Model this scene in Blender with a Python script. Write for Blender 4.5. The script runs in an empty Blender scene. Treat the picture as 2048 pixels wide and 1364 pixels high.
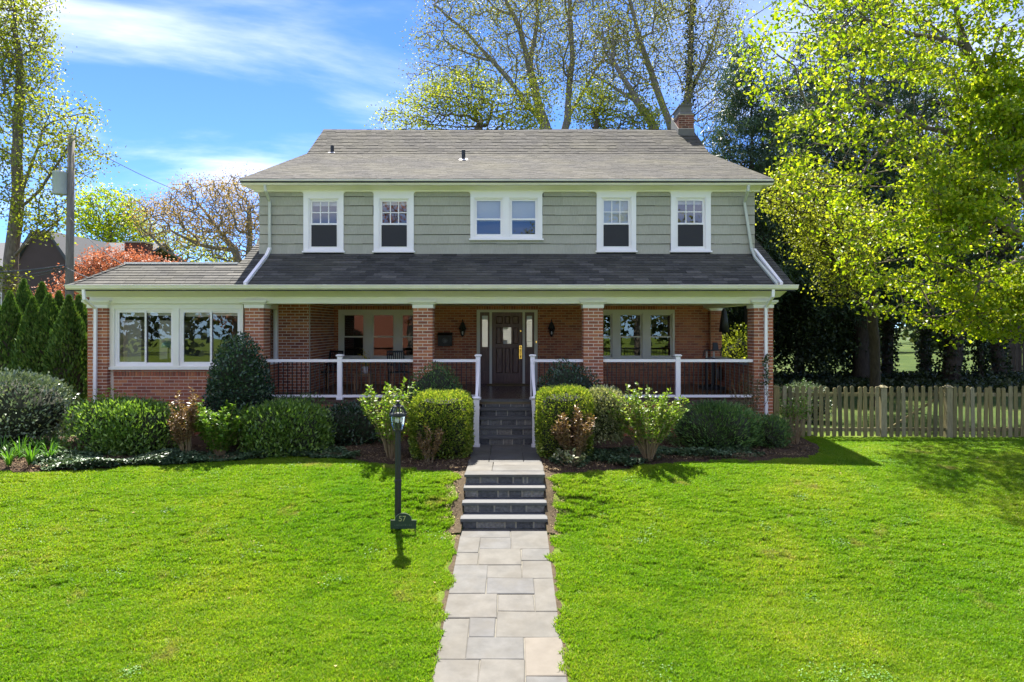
import bpy, math, random
import numpy as np
R = math.radians
rnd = random.Random(7)
scene = bpy.context.scene
col = scene.collection
# ------------------------------------------------------------------ camera, light, exposure
F, HY, ZC = 1365.0, 652.0, 3.6
def PX(px, Y): return (px - 1024.0) * Y / F
def PZ(py, Y): return ZC + (HY - py) * Y / F
cam = bpy.data.cameras.new('camera'); camo = bpy.data.objects.new('camera', cam); col.objects.link(camo)
camo.location = (0, 0, ZC); camo.rotation_euler = (R(90), 0, 0)
cam.sensor_width = 36; cam.lens = F / 2048 * 36; cam.shift_y = -(682 - HY) / 2048
cam.clip_start = .1; cam.clip_end = 3000
scene.camera = camo
SUN = np.array([-.12, .57, 1.0]); SUN /= np.linalg.norm(SUN)
sl = bpy.data.lights.new('sun', 'SUN'); so = bpy.data.objects.new('sun', sl); col.objects.link(so)
sl.energy = 2.05; sl.angle = R(.55); sl.color = (1, .95, .86)
from mathutils import Vector, Matrix
so.rotation_euler = Vector(SUN).to_track_quat('Z', 'Y').to_euler()
so.location = (-5, 20, 40)
scene.view_settings.view_transform = 'Standard'; scene.view_settings.look = 'None'
scene.view_settings.gamma = 1; scene.view_settings.use_curve_mapping = False
scene.view_settings.exposure = 3.12
wd = bpy.data.worlds.new('World'); scene.world = wd; wd.use_nodes = True
def N(nt, t, **kw):
    n = nt.nodes.new(t)
    for k, v in kw.items():
        if k == 'inp':
            for a, b in v.items(): n.inputs[a].default_value = b
        else: setattr(n, k, v)
    return n
CLX, CLY = -9.1211, 0.90335  # cloud offset, picked for more cloud behind the view as added fill
def make_world():
    nt = wd.node_tree; nt.nodes.clear(); L = nt.links.new
    out = N(nt, 'ShaderNodeOutputWorld'); bg = N(nt, 'ShaderNodeBackground'); bg.inputs['Strength'].default_value = .075
    sky = N(nt, 'ShaderNodeTexSky', sky_type='NISHITA'); sky.sun_disc = False
    sky.sun_elevation = math.asin(SUN[2]); sky.sun_rotation = math.atan2(SUN[0], SUN[1])
    sky.air_density = .55; sky.dust_density = .0; sky.ozone_density = 1.5; sky.altitude = 400
    tn = N(nt, 'ShaderNodeMix', data_type='RGBA', blend_type='MULTIPLY'); tn.inputs['Factor'].default_value = 1; tn.inputs['B'].default_value = (.25, .355, .52, 1)
    L(sky.outputs[0], tn.inputs['A'])
    # thin broken cloud over the whole sky, laid on a flat layer overhead
    tc = N(nt, 'ShaderNodeTexCoord'); sep = N(nt, 'ShaderNodeSeparateXYZ'); L(tc.outputs['Generated'], sep.inputs[0])
    mz = N(nt, 'ShaderNodeMath', operation='MAXIMUM', inp={1: .0}); L(sep.outputs[2], mz.inputs[0])
    ad = N(nt, 'ShaderNodeMath', operation='ADD', inp={1: .16}); L(mz.outputs[0], ad.inputs[0])
    dx = N(nt, 'ShaderNodeMath', operation='DIVIDE'); L(sep.outputs[0], dx.inputs[0]); L(ad.outputs[0], dx.inputs[1])
    dy = N(nt, 'ShaderNodeMath', operation='DIVIDE'); L(sep.outputs[1], dy.inputs[0]); L(ad.outputs[0], dy.inputs[1])
    cb = N(nt, 'ShaderNodeCombineXYZ'); L(dx.outputs[0], cb.inputs[0]); L(dy.outputs[0], cb.inputs[1])
    mp = N(nt, 'ShaderNodeMapping'); mp.name = 'cloud_map'; mp.inputs['Rotation'].default_value = (0, 0, R(-35)); mp.inputs['Scale'].default_value = (.55, .95, 1); mp.inputs['Location'].default_value = (CLX, CLY, 0)
    L(cb.outputs[0], mp.inputs[0])
    n1 = N(nt, 'ShaderNodeTexNoise', inp={'Scale': .95, 'Detail': 9.0, 'Roughness': .56, 'Distortion': .45}); L(mp.outputs[0], n1.inputs['Vector'])
    mr = N(nt, 'ShaderNodeMapRange', interpolation_type='SMOOTHSTEP', inp={'From Min': .43, 'From Max': .74, 'To Min': 0.0, 'To Max': .56}); L(n1.outputs['Fac'], mr.inputs['Value'])
    mx = N(nt, 'ShaderNodeMix', data_type='RGBA'); mx.inputs['B'].default_value = (4.7, 4.45, 4.4, 1)
    L(mr.outputs[0], mx.inputs['Factor']); L(tn.outputs['Result'], mx.inputs['A'])
    L(mx.outputs['Result'], bg.inputs[0]); L(bg.outputs[0], out.inputs[0])
make_world()
scene.cycles.max_bounces = 8; scene.cycles.transparent_max_bounces = 16

# ------------------------------------------------------------------ object and mesh helpers
ORI = {}
def tag(o, label=None, cat=None, group=None, kind=None):
    for k, v in (('label', label), ('category', cat), ('group', group), ('kind', kind)):
        if v: o[k] = v
    return o
def thing(name, label, cat, loc, group=None):
    o = bpy.data.objects.new(name, None); col.objects.link(o); o.location = loc; o.empty_display_size = .2
    ORI[o.name] = np.array(loc, float); tag(o, label, cat, group); return o
def link(name, me, parent=None, loc=(0, 0, 0)):
    o = bpy.data.objects.new(name, me); col.objects.link(o)
    w = np.array(loc, float)
    if parent is not None:
        o.parent = parent; o.location = w - ORI[parent.name]
    else: o.location = w
    ORI[o.name] = w; return o
def np_obj(name, V, Fc, mat, parent=None, var=None, smooth=False, kind=None, loc=None):
    """one mesh object from world-space arrays (faces all tri or all quad, or a list of lists)"""
    V = np.asarray(V, float).reshape(-1, 3)
    if loc is None: loc = ORI[parent.name] if parent is not None else (0, 0, 0)
    me = bpy.data.meshes.new(name); W = V - np.array(loc, float)
    if isinstance(Fc, np.ndarray):
        k = Fc.shape[1]; n = len(Fc)
        me.vertices.add(len(W)); me.vertices.foreach_set('co', W.astype(np.float32).ravel())
        me.loops.add(n * k); me.loops.foreach_set('vertex_index', Fc.astype(np.int32).ravel())
        me.polygons.add(n); me.polygons.foreach_set('loop_start', np.arange(0, n * k, k, dtype=np.int32))
        try: me.polygons.foreach_set('loop_total', np.full(n, k, dtype=np.int32))
        except Exception: pass
        me.update(calc_edges=True)
    else:
        me.from_pydata(W.tolist(), [], Fc); me.update()
    if var is not None:
        a = me.attributes.new('var', 'FLOAT', 'FACE'); a.data.foreach_set('value', np.asarray(var, np.float32))
    if smooth: me.polygons.foreach_set('use_smooth', np.ones(len(me.polygons), bool))
    if mat is not None: me.materials.append(mat)
    o = link(name, me, parent, loc)
    if kind: o['kind'] = kind
    return o
class MB:
    def __init__(s): s.v = []; s.f = []; s.var = []
    def add(s, vs, fs, var=0.0):
        b = len(s.v); s.v += [tuple(map(float, p)) for p in vs]
        for f in fs: s.f.append([b + i for i in f]); s.var.append(var)
        return s
    def box(s, x0, x1, y0, y1, z0, z1, var=0.0):
        return s.add([(x0, y0, z0), (x1, y0, z0), (x1, y1, z0), (x0, y1, z0), (x0, y0, z1), (x1, y0, z1), (x1, y1, z1), (x0, y1, z1)],
                     [(0, 3, 2, 1), (4, 5, 6, 7), (0, 1, 5, 4), (1, 2, 6, 5), (2, 3, 7, 6), (3, 0, 4, 7)], var)
    def hexa(s, p, var=0.0):
        return s.add(p, [(0, 3, 2, 1), (4, 5, 6, 7), (0, 1, 5, 4), (1, 2, 6, 5), (2, 3, 7, 6), (3, 0, 4, 7)], var)
    def ext_x(s, prof, x0, x1, var=0.0):        # profile of (y, z), extruded along x
        n = len(prof); vs = [(x0, y, z) for y, z in prof] + [(x1, y, z) for y, z in prof]
        return s.add(vs, [list(range(n))[::-1], list(range(n, 2 * n))] + [(i, (i + 1) % n, n + (i + 1) % n, n + i) for i in range(n)], var)
    def ext_y(s, prof, y0, y1, var=0.0):        # profile of (x, z), extruded along y
        n = len(prof); vs = [(x, y0, z) for x, z in prof] + [(x, y1, z) for x, z in prof]
        return s.add(vs, [list(range(n)), list(range(n, 2 * n))[::-1]] + [((i + 1) % n, i, n + i, n + (i + 1) % n) for i in range(n)], var)
    def ext_z(s, prof, z0, z1, var=0.0):
        n = len(prof); vs = [(x, y, z0) for x, y in prof] + [(x, y, z1) for x, y in prof]
        return s.add(vs, [list(range(n))[::-1], list(range(n, 2 * n))] + [(i, (i + 1) % n, n + (i + 1) % n, n + i) for i in range(n)], var)
    def lathe(s, x, y, prof, n=16, var=0.0):    # profile of (radius, z)
        vs = []; fs = []
        for r, z in prof:
            for k in range(n):
                a = 2 * math.pi * (k + .5) / n; vs.append((x + r * math.cos(a), y + r * math.sin(a), z))
        for i in range(len(prof) - 1):
            for k in range(n):
                k2 = (k + 1) % n; fs.append((i * n + k, i * n + k2, (i + 1) * n + k2, (i + 1) * n + k))
        fs.append(list(range(n))[::-1]); fs.append([(len(prof) - 1) * n + k for k in range(n)])
        return s.add(vs, fs, var)
    def tube(s, pts, rad, n=6, rot=0.0, var=0.0, asp=1.0):
        pts = [Vector(p) for p in pts]; m = len(pts)
        if not hasattr(rad, '__len__'): rad = [rad] * m
        vs = []; fs = []; u = None
        for i in range(m):
            t = (pts[min(i + 1, m - 1)] - pts[max(i - 1, 0)])
            t = t.normalized() if t.length > 1e-9 else Vector((0, 0, 1))
            if u is None: u = (Vector((1, 0, 0)) if abs(t.x) < .8 else Vector((0, 1, 0)))
            u = (u - t * u.dot(t)).normalized(); w = t.cross(u)
            for k in range(n):
                a = 2 * math.pi * k / n + rot
                vs.append(pts[i] + u * (rad[i] * math.cos(a)) + w * (rad[i] * asp * math.sin(a)))
        for i in range(m - 1):
            for k in range(n):
                k2 = (k + 1) % n; fs.append((i * n + k, i * n + k2, (i + 1) * n + k2, (i + 1) * n + k))
        fs.append(list(range(n))[::-1]); fs.append([(m - 1) * n + k for k in range(n)])
        return s.add(vs, fs, var)
    def build(s, name, mat, parent=None, smooth=False, kind=None, loc=None):
        return np_obj(name, s.v, s.f, mat, parent, s.var, smooth, kind, loc)

# ------------------------------------------------------------------ materials
def principled(nt): return nt.nodes['Principled BSDF']
def newmat(name):
    m = bpy.data.materials.new(name); m.use_nodes = True; return m, m.node_tree, principled(m.node_tree)
def varnode(nt):
    """a number per piece: the face's own var plus the object's random, wrapped"""
    at = N(nt, 'ShaderNodeAttribute', attribute_name='var'); oi = N(nt, 'ShaderNodeObjectInfo')
    ad = N(nt, 'ShaderNodeMath', operation='ADD'); nt.links.new(at.outputs['Fac'], ad.inputs[0]); nt.links.new(oi.outputs['Random'], ad.inputs[1])
    fr = N(nt, 'ShaderNodeMath', operation='FRACT'); nt.links.new(ad.outputs[0], fr.inputs[0]); return fr.outputs[0]
def ramp(nt, src, stops, interp='LINEAR'):
    r = N(nt, 'ShaderNodeValToRGB'); cr = r.color_ramp; cr.interpolation = interp
    while len(cr.elements) < len(stops): cr.elements.new(.5)
    for e, (p, c) in zip(cr.elements, stops): e.position = p; e.color = (*c, 1)
    nt.links.new(src, r.inputs[0]); return r.outputs[0]
def noise(nt, scale, detail=4, rough=.55, vec=None, stretch=None, coord='pos'):
    g = N(nt, 'ShaderNodeNewGeometry').outputs['Position'] if coord == 'pos' else N(nt, 'ShaderNodeTexCoord').outputs['Object']
    if stretch:
        m = N(nt, 'ShaderNodeVectorMath', operation='MULTIPLY'); m.inputs[1].default_value = stretch; nt.links.new(g, m.inputs[0]); g = m.outputs[0]
    n = N(nt, 'ShaderNodeTexNoise', inp={'Scale': scale, 'Detail': detail, 'Roughness': rough}); nt.links.new(g, n.inputs['Vector']); return n.outputs['Fac']
def mixc(nt, f, a, b, mode='MIX'):
    m = N(nt, 'ShaderNodeMix', data_type='RGBA', blend_type=mode)
    for k, v in (('Factor', f), ('A', a), ('B', b)):
        if isinstance(v, (int, float)): m.inputs[k].default_value = v
        elif isinstance(v, tuple): m.inputs[k].default_value = (*v, 1)
        else: nt.links.new(v, m.inputs[k])
    return m.outputs['Result']
def bump(nt, bs, h, strength=.3, dist=.01):
    b = N(nt, 'ShaderNodeBump', inp={'Strength': strength, 'Distance': dist}); nt.links.new(h, b.inputs['Height']); nt.links.new(b.outputs[0], bs.inputs['Normal'])
def mat_plain(name, c, rough=.6, metal=0, nz=0.12, scale=6, spec=.5, bmp=0):
    m, nt, b = newmat(name); b.inputs['Roughness'].default_value = rough; b.inputs['Metallic'].default_value = metal
    b.inputs['Specular IOR Level'].default_value = spec
    n = noise(nt, scale)
    cc = mixc(nt, n, tuple(x * (1 - nz) for x in c), tuple(min(1, x * (1 + nz)) for x in c)); nt.links.new(cc, b.inputs['Base Color'])
    if bmp: bump(nt, b, noise(nt, scale * 12, 3), bmp)
    return m
def mat_pieces(name, stops, rough=.8, grain=30, grain_amt=.35, bmp=.4, spec=.3, stretch=None, patch=None, patch_scale=.7):
    m, nt, b = newmat(name); b.inputs['Roughness'].default_value = rough; b.inputs['Specular IOR Level'].default_value = spec
    c = ramp(nt, varnode(nt), stops); g = noise(nt, grain, 5, .6, stretch=stretch)
    gm = ramp(nt, g, [(.25, (1 - grain_amt,) * 3), (.75, (1 + grain_amt * .6,) * 3)])
    c = mixc(nt, 1.0, c, gm, 'MULTIPLY')
    if patch:
        pf = ramp(nt, noise(nt, patch_scale, 4, .6), [(.42, (0, 0, 0)), (.7, (1, 1, 1))]); c = mixc(nt, pf, c, mixc(nt, .55, c, patch))
    nt.links.new(c, b.inputs['Base Color']); bump(nt, b, g, bmp, .006); return m
def mat_leaf(name, c1, c2, c3=None, trans=.4, rough=.45, spec=.4, tint=(1.15, 1.2, .5), nscale=.9):
    """leaf colour by leaf (var) and by clump (noise); light shows through"""
    m, nt, b = newmat(name); b.inputs['Roughness'].default_value = rough; b.inputs['Specular IOR Level'].default_value = spec
    at = N(nt, 'ShaderNodeAttribute', attribute_name='var')
    stops = [(0, c1), (1, c2)] if c3 is None else [(0, c1), (.6, c2), (1, c3)]
    c = ramp(nt, at.outputs['Fac'], stops)
    k = ramp(nt, noise(nt, nscale, 2), [(.3, (.75,) * 3), (.7, (1.2, 1.2, 1.1))]); c = mixc(nt, 1.0, c, k, 'MULTIPLY')
    nt.links.new(c, b.inputs['Base Color'])
    if trans:
        tr = N(nt, 'ShaderNodeBsdfTranslucent'); ct = mixc(nt, 1.0, c, tint, 'MULTIPLY'); nt.links.new(ct, tr.inputs[0])
        mx = N(nt, 'ShaderNodeMixShader'); mx.inputs[0].default_value = trans
        out = nt.nodes['Material Output']; nt.links.new(b.outputs[0], mx.inputs[1]); nt.links.new(tr.outputs[0], mx.inputs[2]); nt.links.new(mx.outputs[0], out.inputs[0])
    return m
def mat_glass(name, tint=.75, refl=1.3, base=.06, wob=0.0):
    m, nt, b = newmat(name); nt.nodes.remove(b); out = nt.nodes['Material Output']
    t = N(nt, 'ShaderNodeBsdfTransparent'); t.inputs[0].default_value = (tint, tint * 1.02, tint, 1)
    g = N(nt, 'ShaderNodeBsdfGlossy'); g.inputs['Roughness'].default_value = .0; g.inputs[0].default_value = (.95, .95, .95, 1)
    fr = N(nt, 'ShaderNodeFresnel', inp={'IOR': 1.5}); ml = N(nt, 'ShaderNodeMath', operation='MULTIPLY_ADD', inp={1: refl, 2: base}); ml.use_clamp = True
    nt.links.new(fr.outputs[0], ml.inputs[0]); mx = N(nt, 'ShaderNodeMixShader')
    if wob:
        bp = N(nt, 'ShaderNodeBump', inp={'Strength': wob, 'Distance': .02}); nt.links.new(noise(nt, 2.2, 2), bp.inputs['Height']); nt.links.new(bp.outputs[0], g.inputs['Normal'])
    nt.links.new(ml.outputs[0], mx.inputs[0]); nt.links.new(t.outputs[0], mx.inputs[1]); nt.links.new(g.outputs[0], mx.inputs[2]); nt.links.new(mx.outputs[0], out.inputs[0]); return m
M = {}
M['brick'] = mat_pieces('brick', [(0, (.26, .09, .055)), (.3, (.38, .125, .068)), (.7, (.46, .16, .08)), (.93, (.54, .22, .095)), (1, (.28, .11, .07))], .85, 60, .3, .5)
M['mortar'] = mat_plain('mortar', (.72, .61, .51), .95, 0, .15, 25, .2)
M['shingle'] = mat_pieces('shingle', [(0, (.045, .044, .041)), (.5, (.078, .076, .070)), (.85, (.092, .089, .081)), (1, (.135, .128, .115))], .9, 18, .35, .3, .25, patch=(.105, .10, .075))
M['shingle_old'] = mat_pieces('shingle_weathered', [(0, (.060, .057, .053)), (.5, (.074, .070, .064)), (1, (.094, .087, .078))], .9, 16, .38, .3, .25, patch=(.125, .115, .08))
M['mortar_shaded'] = mat_plain('mortar_tan_shaded', (.50, .34, .22), .95, 0, .2, 25, .2)  # porch shade put into the colour: a darker, warmer copy of the mortar
M['roofbase'] = mat_plain('roof_felt', (.05, .05, .05), .95, 0, .2, 8)
M['siding'] = mat_pieces('siding_paint', [(0, (.388, .372, .300)), (.5, (.41, .392, .318)), (1, (.432, .414, .337))], .75, 14, .14, .5, .3, stretch=(4, 4, .35))
M['white'] = mat_plain('white_paint', (.87, .83, .74), .5, 0, .09, 2.2)
M['vinyl'] = mat_plain('white_vinyl', (.92, .87, .86), .35, 0, .02, 3)
M['trim'] = mat_plain('grey_trim_paint', (.62, .59, .50), .5, 0, .05, 3)
M['ceil'] = mat_plain('porch_ceiling_paint', (.85, .82, .72), .6, 0, .04, 2)
M['gutter'] = mat_plain('gutter_paint', (.83, .77, .67), .45, 0, .18, 2.5)
M['metalgrey'] = mat_plain('downspout_grey', (.52, .53, .46), .45, 0, .05, 3)
M['black'] = mat_plain('black_metal', (.012, .013, .014), .5, 0, .2, 9)
M['dark'] = mat_plain('dark_interior', (.05, .046, .042), .9)
M['interior'] = mat_plain('interior_wall', (.10, .085, .07), .9)
M['blind'] = mat_plain('white_blind', (.85, .85, .86), .7, 0, .03, 8)
M['screen'] = mat_plain('insect_screen', (.024, .023, .028), .7)
M['glass'] = mat_glass('window_glass', .8, 1.5, .06, .02)
M['glass_clear'] = mat_glass('lantern_glass', .93, .6, .0)
M['brass'] = mat_plain('brass', (.75, .5, .12), .25, 1)
M['concrete'] = mat_plain('concrete', (.42, .40, .33), .9, 0, .2, 9, .3, .2)
M['lead'] = mat_plain('lead_flashing', (.30, .30, .31), .5, .3, .1, 9)
M['flag'] = mat_pieces('flagstone', [(0, (.094, .093, .092)), (.35, (.104, .101, .094)), (.7, (.110, .103, .089)), (1, (.115, .108, .096))], .75, 4, .34, .4, .3, patch=(.078, .068, .052), patch_scale=2.6)
M['flag_orange'] = mat_pieces('flagstone_orange', [(0, (.120, .103, .080)), (1, (.124, .107, .084))], .75, 6, .2, .3, .35, patch=(.16, .14, .115), patch_scale=2.2)
M['bluestone'] = mat_pieces('bluestone', [(0, (.095, .097, .10)), (1, (.112, .11, .106))], .7, 14, .15, .3)
M['riser'] = mat_pieces('riser_stone', [(0, (.085, .086, .088)), (.6, (.15, .149, .145)), (1, (.225, .21, .185))], .8, 22, .6, .8)
M['pathjoint'] = mat_plain('path_joint', (.16, .148, .12), .95, 0, .35, 9)
M['joint'] = mat_plain('stone_joint', (.36, .34, .28), .95, 0, .2, 14)
M['bark'] = mat_pieces('bark', [(0, (.15, .125, .10)), (1, (.19, .16, .13))], .95, 7, .6, 1, .1, stretch=(3, 3, .7))
M['bark_pale'] = mat_pieces('bark_pale', [(0, (.24, .21, .17)), (1, (.29, .25, .20))], .95, 7, .5, 1, .1, stretch=(3, 3, .7))
M['bark_dark'] = mat_pieces('bark_dark', [(0, (.06, .048, .04)), (1, (.085, .07, .055))], .95, 7, .5, 1, .1, stretch=(3, 3, .7))
M['twig'] = mat_plain('twig', (.06, .045, .03), .95, 0, .4, 14)
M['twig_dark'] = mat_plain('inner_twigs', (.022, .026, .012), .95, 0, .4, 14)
M['stem'] = mat_plain('cane_stem', (.22, .15, .08), .8, 0, .3, 14)
M['woodpale'] = mat_plain('pale_wood', (.32, .18, .09), .6, 0, .2, 9)
M['floor'] = mat_plain('porch_floor_tile', (.10, .065, .05), .25, 0, .25, 3)
M['polewood'] = mat_pieces('pole_wood', [(0, (.19, .175, .145)), (1, (.21, .19, .16))], .9, 6, .4, .6, .2, stretch=(6, 6, .3))
M['trafo'] = mat_plain('transformer_grey', (.42, .45, .46), .5)
M['cable'] = mat_plain('cable', (.06, .06, .065), .6)
M['picket'] = mat_pieces('weathered_picket', [(0, (.11, .10, .055)), (.35, (.19, .165, .075)), (.7, (.23, .19, .085)), (1, (.28, .25, .15))], .9, 12, .4, .5, .2, stretch=(6, 6, .5))
def mat_doorwood():
    m, nt, b = newmat('door_wood'); b.inputs['Roughness'].default_value = .4
    g = noise(nt, 5, 6, .65, stretch=(9, 9, .6)); c = ramp(nt, g, [(.3, (.05, .025, .018)), (.55, (.13, .062, .045)), (.75, (.21, .11, .08))])
    nt.links.new(c, b.inputs['Base Color']); bump(nt, b, g, .2); return m
M['doorwood'] = mat_doorwood()
def mat_ground(name, grassy):
    m, nt, b = newmat(name); b.inputs['Roughness'].default_value = .95; b.inputs['Specular IOR Level'].default_value = .15
    if grassy:
        a = ramp(nt, noise(nt, .45, 5, .6), [(.3, (.075, .125, .012)), (.55, (.12, .175, .02)), (.75, (.18, .19, .05))])
        f = ramp(nt, noise(nt, 38, 4, .7), [(.3, (.45, .5, .4)), (.7, (1.35, 1.3, 1.2))]); c = mixc(nt, 1.0, a, f, 'MULTIPLY')
        bare = ramp(nt, noise(nt, 1.15, 6, .62), [(.66, (0, 0, 0)), (.74, (1, 1, 1))]); c = mixc(nt, bare, c, (.27, .20, .10))
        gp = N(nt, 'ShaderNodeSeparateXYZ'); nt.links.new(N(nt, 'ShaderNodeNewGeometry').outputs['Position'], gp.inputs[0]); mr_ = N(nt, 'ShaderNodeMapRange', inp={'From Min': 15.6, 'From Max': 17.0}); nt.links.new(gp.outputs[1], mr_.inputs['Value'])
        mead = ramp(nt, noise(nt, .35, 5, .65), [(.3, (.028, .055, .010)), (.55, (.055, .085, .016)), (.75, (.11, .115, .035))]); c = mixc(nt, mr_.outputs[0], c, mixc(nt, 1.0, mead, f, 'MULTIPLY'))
        bump(nt, b, noise(nt, 60, 4), .8, .03)
    else:
        f = noise(nt, 34, 6, .7); c = ramp(nt, f, [(.3, (.025, .017, .012)), (.5, (.075, .05, .034)), (.72, (.17, .12, .08))])
        l = ramp(nt, noise(nt, 1.2, 4), [(.35, (.8,) * 3), (.7, (1.3, 1.2, 1.1))]); c = mixc(nt, 1.0, c, l, 'MULTIPLY'); bump(nt, b, f, 1, .03)
    nt.links.new(c, b.inputs['Base Color']); return m
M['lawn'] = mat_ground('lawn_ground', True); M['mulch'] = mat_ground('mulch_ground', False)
def mat_grass():
    m, nt, b = newmat('grass_blade'); b.inputs['Roughness'].default_value = .5; b.inputs['Specular IOR Level'].default_value = .25
    at = N(nt, 'ShaderNodeAttribute', attribute_name='var')
    c = ramp(nt, at.outputs['Fac'], [(0, (.105, .24, .008)), (.55, (.155, .30, .012)), (.9, (.20, .34, .02)), (1, (.32, .33, .10))])
    k = ramp(nt, noise(nt, .42, 5, .6), [(.26, (.76, .9, .7)), (.48, (1.06, 1, 1)), (.68, (1.6, 1.16, 1.9)), (.8, (2.0, 1.3, 3.0))]); c = mixc(nt, 1.0, c, k, 'MULTIPLY')
    k2 = ramp(nt, noise(nt, 2.6, 4, .65), [(.3, (.78, .86, .75)), (.7, (1.2, 1.1, 1.1))]); c = mixc(nt, 1.0, c, k2, 'MULTIPLY')
    bare = ramp(nt, noise(nt, 1.15, 6, .62), [(.61, (0, 0, 0)), (.74, (.8, .8, .8))]); c = mixc(nt, bare, c, (.32, .25, .11))
    nt.links.new(c, b.inputs['Base Color']); tr = N(nt, 'ShaderNodeBsdfTranslucent'); nt.links.new(mixc(nt, 1.0, c, (1.25, 1.25, .6), 'MULTIPLY'), tr.inputs[0])
    mx = N(nt, 'ShaderNodeMixShader'); mx.inputs[0].default_value = .5; out = nt.nodes['Material Output']
    nt.links.new(b.outputs[0], mx.inputs[1]); nt.links.new(tr.outputs[0], mx.inputs[2]); nt.links.new(mx.outputs[0], out.inputs[0]); return m
M['grass'] = mat_grass()

M['brickdark'] = mat_pieces('dark_brick', [(0, (.09, .035, .025)), (.5, (.17, .06, .04)), (1, (.23, .085, .05))], .9, 40, .3, .4)  # darker brick, for the chimneys and the brick house opposite
M['capgrey'] = mat_plain('dark_cap', (.15, .145, .13), .9, 0, .25, 7)  # darker grey, for chimney crown, hood and flashing
# ------------------------------------------------------------------ ground
XC = -.125                       # middle line of path, steps and door
PROF = np.array([(-200, -.6), (-30, -.6), (-2, -.55), (2, -.38), (4, -.205), (6.8, .053), (9, .262), (10.5, .41), (10.9, .55), (11.35, .80), (11.8, .96), (12.4, 1.0), (14, 1.02), (40, 1.0), (900, 1.0)])
def gz(x, y):
    x = np.asarray(x, float); y = np.asarray(y, float)
    z = np.interp(y, PROF[:, 0], PROF[:, 1])
    z2 = np.interp(y, [-200, -30, -2, 2, 6.8, 8.5, 11.4, 12.6, 14, 40, 900], [-.6, -.6, -.55, -.38, .053, .24, .80, .98, 1.02, 1.0, 1.0])   # gentler away from the steps
    w = np.clip((np.abs(x - XC) - .9) / 1.6, 0, 1); w = w * w * (3 - 2 * w)
    bumpy = .025 * np.sin(x * .9 + 1.3) * np.cos(y * .7 + .4) * np.clip((np.abs(x - XC) - 1.5) / 2, 0, 1) * np.clip((60 - y) / 20, 0, 1)
    return z * (1 - w) + z2 * w + bumpy
def hit(px, py):                 # where the sight line through a photo point meets the ground
    Y = 8.0
    for _ in range(60):
        Y = .5 * Y + .5 * (ZC - float(gz(PX(px, Y), Y))) * F / (py - HY)
    return PX(px, Y), Y
BEDL = [(-60, 941), (0, 943), (84, 945), (154, 941), (311, 933), (403, 929), (487, 922), (586, 915), (696, 922), (760, 930), (811, 937), (877, 944), (928, 947)]
BEDR = [(1094, 948), (1143, 948), (1188, 946), (1240, 937), (1297, 931), (1414, 925), (1540, 922), (1600, 919), (1632, 911), (1645, 900), (1640, 886), (1620, 874)]
bl = [hit(*p) for p in BEDL]; br = [hit(*p) for p in BEDR]
bl_x = np.array([p[0] for p in bl]); bl_y = np.array([p[1] for p in bl])
br_x = np.array([p[0] for p in br[:10]]); br_y = np.array([p[1] for p in br[:10]])
def bed_front(x):
    x = np.asarray(x, float)
    a = np.interp(x, bl_x, bl_y); b = np.interp(x, br_x, br_y)
    y = np.where(x < XC, a, b)
    return np.where(x > br_x[-1], 1e3, y) + .05 * np.sin(x * 5.1) + .03 * np.sin(x * 13.7)
def grid_obj(name, xs, ys, zf, mat, kind='structure'):
    X, Y = np.meshgrid(xs, ys); Z = zf(X, Y); nx, ny = len(xs), len(ys)
    V = np.stack([X, Y, Z], -1).reshape(-1, 3); i = np.arange((ny - 1) * nx).reshape(ny - 1, nx)[:, :-1].ravel()
    return np_obj(name, V, np.stack([i, i + 1, i + nx + 1, i + nx], 1), mat, None, None, True, kind)
def axis(*segs):
    out = []
    for a, b, n in segs: out += list(np.linspace(a, b, n, endpoint=False))
    return np.array(out + [segs[-1][1]])
def gz_mesh(x, y): return gz(x, y) - np.where((np.abs(x - XC) < .64) & (y < 15.3), .25, 0)
lx_ = np.sort(np.concatenate([axis((-400, -40, 8), (-40, -14, 12), (-14, 14, 120), (14, 40, 12), (40, 400, 8)), XC + np.array([-.67, -.63, .63, .67])]))
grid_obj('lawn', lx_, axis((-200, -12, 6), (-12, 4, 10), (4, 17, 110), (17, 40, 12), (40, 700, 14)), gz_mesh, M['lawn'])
o = grid_obj('street', axis((-200, 200, 20)), axis((-19, -11, 8)), lambda x, y: x * 0 - .54, mat_plain('asphalt', (.05, .05, .052), .9, 0, .3, 9)); tag(o, 'grey asphalt street beyond the lawn', None)
# flower beds: mulch sheets with a low rise
def bed(name, xs):
    rows = 14; V = []
    for x in xs:
        y0 = float(bed_front(x)); y1 = 15.55
        for t in np.linspace(0, 1, rows):
            y = y0 + (y1 - y0) * t; V.append((x, y, float(gz(x, y)) + .004 + .075 * min(1, t * 6) + .012 * math.sin(x * 9 + y * 7) * min(1, t * 5)))
    n = len(xs); i = np.arange((n - 1) * rows).reshape(n - 1, rows)[:, :-1].ravel()
    np_obj(name, V, np.stack([i, i + rows, i + rows + 1, i + 1], 1), M['mulch'], None, None, True, 'structure')
bed('flower_bed', np.linspace(-13.5, XC - .66, 120)); bed('flower_bed', np.linspace(XC + .66, float(br_x[-1]) - .01, 60))
def strips():
    for s_ in (-1, 1):
        ys = np.linspace(10.45, 12.35, 26); V = []
        for y in ys:
            w = .17 + .05 * math.sin(y * 11 + s_) + .03 * math.sin(y * 27)
            for f in (0, .35, .7, 1): x = XC + s_ * (.66 + w * f); V.append((x, y, float(gz(x, y)) + (.03 - .03 * f * f) + .006))
        i = np.arange(25 * 4).reshape(25, 4)[:, :3].ravel(); np_obj('litter_strip', V, np.stack([i, i + 1, i + 5, i + 4], 1), M['strip'], None, None, True, 'structure')
M['strip'] = mat_plain('litter_ground', (.085, .064, .040), .95, 0, .75, 22, .1, .9)
strips()
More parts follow.
